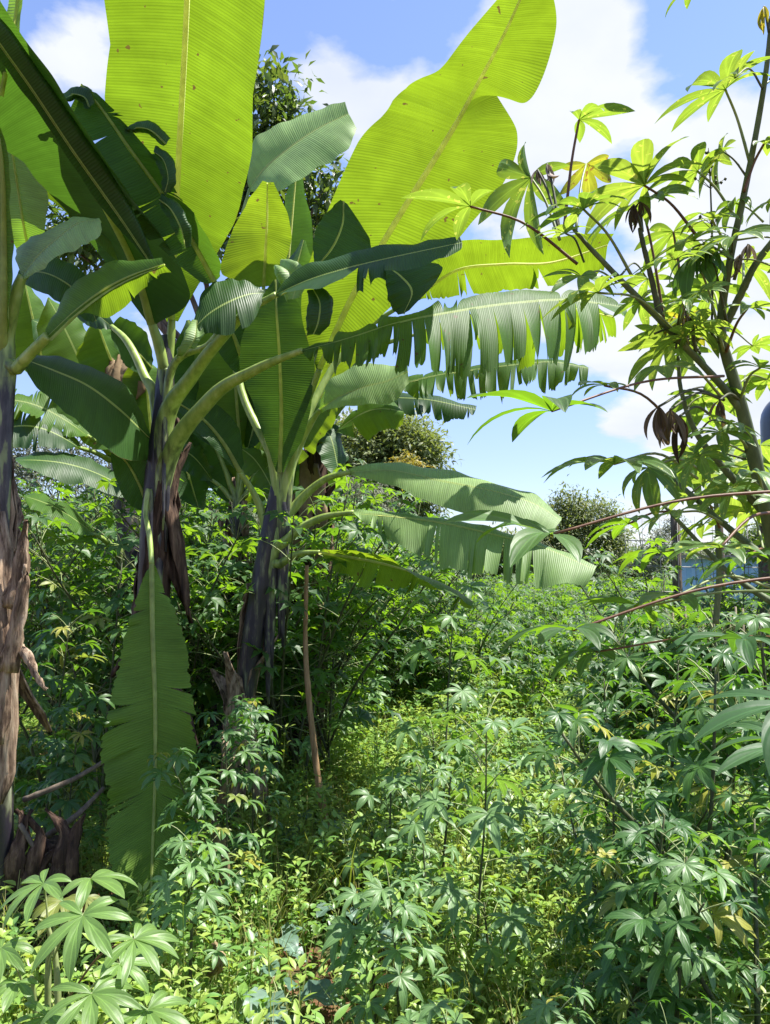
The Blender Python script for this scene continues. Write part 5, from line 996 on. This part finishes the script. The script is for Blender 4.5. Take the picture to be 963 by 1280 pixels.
for k, (px, py, Y) in enumerate(((278, 960, 3.9), (268, 1070, 3.2), (268, 1195, 2.6))):
    w9 = 1.0 if Y > 3 else 0.35; t = empty('dry_banana_leaf', P(px, py + 60, Y), ['brown dry leaf wrapped low on the leaning banana stem', 'crumpled dry brown leaf fallen beside the hanging leaf', 'pale curled dry leaf on the ground near the bottom left'][k], 'dry leaf')
    for j in range(2): flap(t, PP([(px, py - 45 * w9, Y), (px + 8, py, Y - .06), (px + 6 * j, py + 45 * w9, Y - .04), (px - 8, py + 70 * w9, Y)]), [0.01 * w9, 0.034 * w9, 0.026 * w9, 0.005 * w9], np.array([0.3 - j * .6, -1, 0]), gA, 'dry_leaf' if k else 'sheath', 'blade')

# ------------------------------------------------------------------ trees
def tree(name, px, Y, crown, nleaf, ls, mat, label, trunk_r=0.12, seed=0, group=None, shape=None, extra=None, hw=0.35):
    """crown: list of (px, py, dY, radius px) lobes"""
    g_ = np.random.default_rng(seed); base = P(px, 700, Y); root = empty(name, (base[0], Y, float(gz(base[0], Y))), label, 'tree', group)
    cen = np.array([P(c[0], c[1], Y + c[2]) for c in crown]); rad = np.array([c[3] / F_PX * (Y + c[2]) for c in crown])
    top = cen[np.argmax(cen[:, 2])]; tg = Geo(); b0 = np.array([base[0], Y, -0.1]); fork = b0 * 0.45 + np.array([cen[:, 0].mean(), Y, cen[:, 2].mean()]) * 0.55
    tg.add(*tube([b0, (b0 + fork) / 2 + (0.1, 0, 0), fork], [trunk_r, trunk_r * .8, trunk_r * .6], 10, 14, seed, 0.05))
    for c in cen: tg.add(*tube([fork, (fork + c) / 2 + g_.normal(0, .1, 3), c], [trunk_r * .45, trunk_r * .3, trunk_r * .1], 6, 10))
    tg.build('trunk', M['bark'], root)
    # twig clumps on the lobes' shells
    ncl = max(30, nleaf // 26); wgt = rad ** 2 / (rad ** 2).sum(); li = g_.choice(len(cen), ncl, p=wgt)
    d = g_.normal(0, 1, (ncl, 3)); d /= np.linalg.norm(d, axis=1)[:, None]; rr = rad[li] * (0.5 + 0.48 * g_.random(ncl) ** 0.5)
    cc = cen[li] + d * rr[:, None] * np.array([1, 1, 0.85])
    per = 26; pos = np.repeat(cc, per, 0) + g_.normal(0, 1, (ncl * per, 3)) * (ls * 1.15)
    dd = np.repeat(d, per, 0) + g_.normal(0, 0.7, pos.shape) + np.array([0, 0, -0.35]); n_ = len(pos)
    upv = np.repeat(d, per, 0) * 0.6 + np.array([0, 0, 1.0]) + g_.normal(0, .4, pos.shape)
    V, Fc, U = simple_leaf(1.0, hw * 0.5, 0.35, 0.2)
    R = np.repeat(g_.random(ncl) * 0.75, per) + g_.random(n_) * 0.24
    scatter([(V, Fc, U)], np.zeros(n_, int), frames(pos, dd, upv, ls * g_.uniform(0.7, 1.3, n_)), R).build('crown', M[mat], root)
    return root
tree('mango_tree', 300, 9.5, [(344, 112, 0, 17), (342, 145, 0, 22), (334, 185, 0, 24), (326, 230, 0.3, 34), (405, 232, 0, 17), (405, 290, 0.4, 34), (250, 262, 0.3, 40), (205, 285, 0, 34), (160, 280, 0, 26), (110, 292, 0.2, 30), (345, 300, 0, 40), (90, 310, 0.2, 14), (455, 270, 0.5, 18)], 8000, 0.17, 'tree_leaf', 'tall dark-leaved tree whose top shows between the upright banana leaves', 0.14, 1)
tree('round_tree', 485, 24, [(485, 572, 0, 62), (520, 570, -1, 34), (455, 600, 0, 56), (505, 620, 0, 46), (440, 560, 1, 40)], 36000, 0.21, 'tree_leaf_olive', 'round-topped olive green tree beyond the shrubs, under the shredded banana leaves', 0.2, 2)
tree('flowering_shrub', 505, 20, [(508, 586, 0, 11), (524, 596, 0, 7)], 1300, 0.13, 'tree_leaf_orange', 'small shrub with orange-yellow foliage in front of the round tree', 0.06, 3)
tree('grey_shrub', 440, 15, [(452, 612, 0, 30), (425, 625, 0, 28), (470, 640, 0, 24)], 4200, 0.09, 'tree_leaf_grey', 'greyish feathery shrub left of the round tree, above the drooping leaf', 0.06, 4)
tree('spreading_tree', 725, 34, [(700, 665, 0, 34), (712, 635, 0, 22), (745, 650, 0, 30), (765, 672, 0, 22), (690, 690, 0, 40), (740, 690, 0, 40)], 18000, 0.20, 'tree_leaf_olive', 'distant tree with uneven crown, in the gap right of the banana leaf tips', 0.2, 5)
tree('feathery_tree', 835, 30, [(835, 680, 0, 22), (815, 700, 0, 20), (862, 700, 0, 20), (845, 655, 0, 10)], 7000, 0.13, 'tree_leaf_grey', 'grey-green bare-twigged tree far off, left of the right-hand cassava stem', 0.14, 6)
tree('far_tree', 930, 42, [(930, 690, 0, 26), (960, 680, 0, 26), (900, 700, 0, 20)], 7000, 0.22, 'tree_leaf', 'distant tree at the right edge behind the fence', 0.2, 7)
tree('far_tree', 60, 26, [(40, 570, 0, 40), (90, 560, 0, 36), (140, 580, 0, 40), (180, 600, 0, 36), (0, 560, 0, 36), (60, 610, 0, 50), (150, 620, 0, 50), (20, 665, 0, 46), (90, 668, 0, 46), (160, 668, 0, 46), (230, 650, 0, 40)], 20000, 0.17, 'tree_leaf_grey', 'grey and yellow-green trees seen below the crossed banana leaves at left', 0.2, 8)
for k, (px, py, r) in enumerate(((600, 694, 20), (635, 690, 24), (560, 690, 26), (790, 706, 18), (230, 640, 40), (330, 640, 44), (400, 660, 34))):
    tree('far_tree', px, 38, [(px, py, 0, r), (px + r, py + 6, 0, r * .8), (px - r, py + 8, 0, r * .8)], 5000, 0.24, 'tree_leaf_olive' if k % 2 else 'tree_leaf', 'distant green tree along the far edge of the field', 0.15, 20 + k, 'trees along the far edge of the field')

# ------------------------------------------------------------------ reed fence, wire, blue building and dark tank at the right
def plain(name, col, rough=0.6, metal=0.0):
    m, t = new_mat(name); pr = N(t, 'ShaderNodeBsdfPrincipled'); n1 = N(t, 'ShaderNodeTexNoise'); n1.inputs['Scale'].default_value = 9; n1.inputs['Detail'].default_value = 5
    tco = N(t, 'ShaderNodeTexCoord'); t.links.new(tco.outputs['Object'], n1.inputs['Vector'])
    c = mixc(t, n1.outputs['Fac'], tuple(x * 0.75 for x in col), tuple(min(1, x * 1.2) for x in col)); t.links.new(c, pr.inputs['Base Color'])
    pr.inputs['Roughness'].default_value = rough; pr.inputs['Metallic'].default_value = metal
    o = N(t, 'ShaderNodeOutputMaterial'); t.links.new(pr.outputs[0], o.inputs[0]); return m
def box(g, c, s, rz=0):
    V = np.array([(x, y, z) for x in (-.5, .5) for y in (-.5, .5) for z in (-.5, .5)]) * np.array(s)
    ca, sa = math.cos(rz), math.sin(rz); V = np.stack([V[:, 0] * ca - V[:, 1] * sa, V[:, 0] * sa + V[:, 1] * ca, V[:, 2]], 1) + np.array(c)
    g.add(V, np.array([(0, 1, 3, 2), (4, 6, 7, 5), (0, 4, 5, 1), (2, 3, 7, 6), (0, 2, 6, 4), (1, 5, 7, 3)]))
M['reed'] = bark_mat('reed', [(0.3, (0.10, 0.08, 0.055)), (0.7, (0.32, 0.27, 0.20))], (30, 30, 2), 0.9, 0.5, dist=0.004)
M['wire'] = plain('wire', (0.18, 0.18, 0.17), 0.5, 0.6)
M['blue'] = plain('blue_sheet', (0.24, 0.42, 0.62), 0.5); M['white'] = plain('pale_wall', (0.62, 0.6, 0.55), 0.8); M['navy'] = plain('navy', (0.02, 0.03, 0.06), 0.35)
fe = empty('reed_fence', gpos(900, 5.0), 'grey brown upright reed fence behind the right-hand cassava', 'fence')
fa, fb = np.array([2.0, 5.6]), np.array([3.9, 4.4]); Lf = np.linalg.norm(fb - fa); ang = math.atan2(*(fb - fa)[::-1]); rg = Geo()
for k in range(int(Lf / 0.028)):
    q = fa + (fb - fa) * (k * 0.028 / Lf); h = 1.22 + random.uniform(-0.14, 0.06)
    rg.add(*tube([(q[0], q[1], -.02), (q[0] + random.gauss(0, .006), q[1] + random.gauss(0, .01), h * .5), (q[0] + random.gauss(0, .012), q[1], h)], [0.011, 0.011, 0.009], 5, 4))
rg.build('reed_panel', M['reed'], fe)
for z in (0.35, 0.95):
    r2 = Geo(); r2.add(*tube([(fa[0], fa[1] - .03, z), ((fa[0] + fb[0]) / 2, (fa[1] + fb[1]) / 2 - .03, z - .03), (fb[0], fb[1] - .03, z)], [0.016] * 3, 8, 10)); r2.build('rail', M['bark'], fe)
wf = empty('wire_fence', gpos(900, 7.0), 'wire mesh fence on dark posts in front of the blue sheet building', 'fence')
for px in (845, 900, 958):
    c = gpos(px, 7.0); pg = Geo(); pg.add(*tube([(c[0], 7.0, -.1), (c[0] + .01, 7, 1.0), (c[0], 7, 2.05)], [0.045, 0.042, 0.038], 8, 10, px, 0.05)); pg.build('post', M['bark'], wf)
wg = Geo(); x0, x1 = gpos(780, 7)[0], gpos(1040, 7)[0]
for z in np.arange(0.4, 2.01, 0.23): wg.add(*tube([(x0, 6.95, z), ((x0 + x1) / 2, 6.95, z - .02), (x1, 6.95, z)], [0.004] * 3, 4, 6))
for xx in np.arange(x0, x1, 0.16): wg.add(*tube([(xx, 6.95, 0.35), (xx, 6.95, 2.0)], [0.003] * 2, 4, 3))
wg.build('wire_mesh', M['wire'], wf)
bb = empty('blue_building', gpos(920, 14), 'low building with bright blue sheet wall above a pale base, behind the wire fence', 'building')
bx0, bx1 = gpos(852, 14)[0], gpos(1150, 14)[0]; wgm = Geo(); mcol = int((bx1 - bx0) / 0.09)
cols = []; 
for i in range(mcol + 1):
    xx = bx0 + (bx1 - bx0) * i / mcol; yy = 14 + (0.03 if i % 2 else 0); cols += [(xx, yy, 0.82), (xx, yy, 1.62)]
wgm.add(np.array(cols), np.array([(2 * i, 2 * i + 2, 2 * i + 3, 2 * i + 1) for i in range(mcol)])); wgm.build('sheet_wall', M['blue'], bb, smooth=False)
w2 = Geo(); box(w2, ((bx0 + bx1) / 2, 15.5, 0.4), (bx1 - bx0, 2.98, 0.84)); w2.build('base_wall', M['white'], bb, smooth=False)
w3 = Geo(); box(w3, ((bx0 + bx1) / 2, 15.5, 1.66), (bx1 - bx0 + .3, 3.3, 0.05)); w3.build('roof', M['wire'], bb, smooth=False)
tk = empty('water_tank', gpos(1010, 6.0), 'dark navy rounded water tank on a stand, cut by the right edge', 'water tank')
tc_ = P(1033, 548, 6.0); tg = Geo(); tg.add(*tube([tc_ + (0, 0, -.42), tc_ + (0, 0, -.3), tc_ + (0, 0, 0.2), tc_ + (0, 0, .36), tc_ + (0, 0, .45)], [0.44, 0.47, 0.47, 0.36, 0.12], 28, 30)); tg.build('tank_body', M['navy'], tk)
for dx in (-.35, .35):
    for dy in (-.35, .35):
        lg = Geo(); box(lg, (tc_[0] + dx, 6 + dy, (tc_[2] - .44) / 2), (0.07, 0.07, tc_[2] - .44)); lg.build('leg', M['bark'], tk, smooth=False)
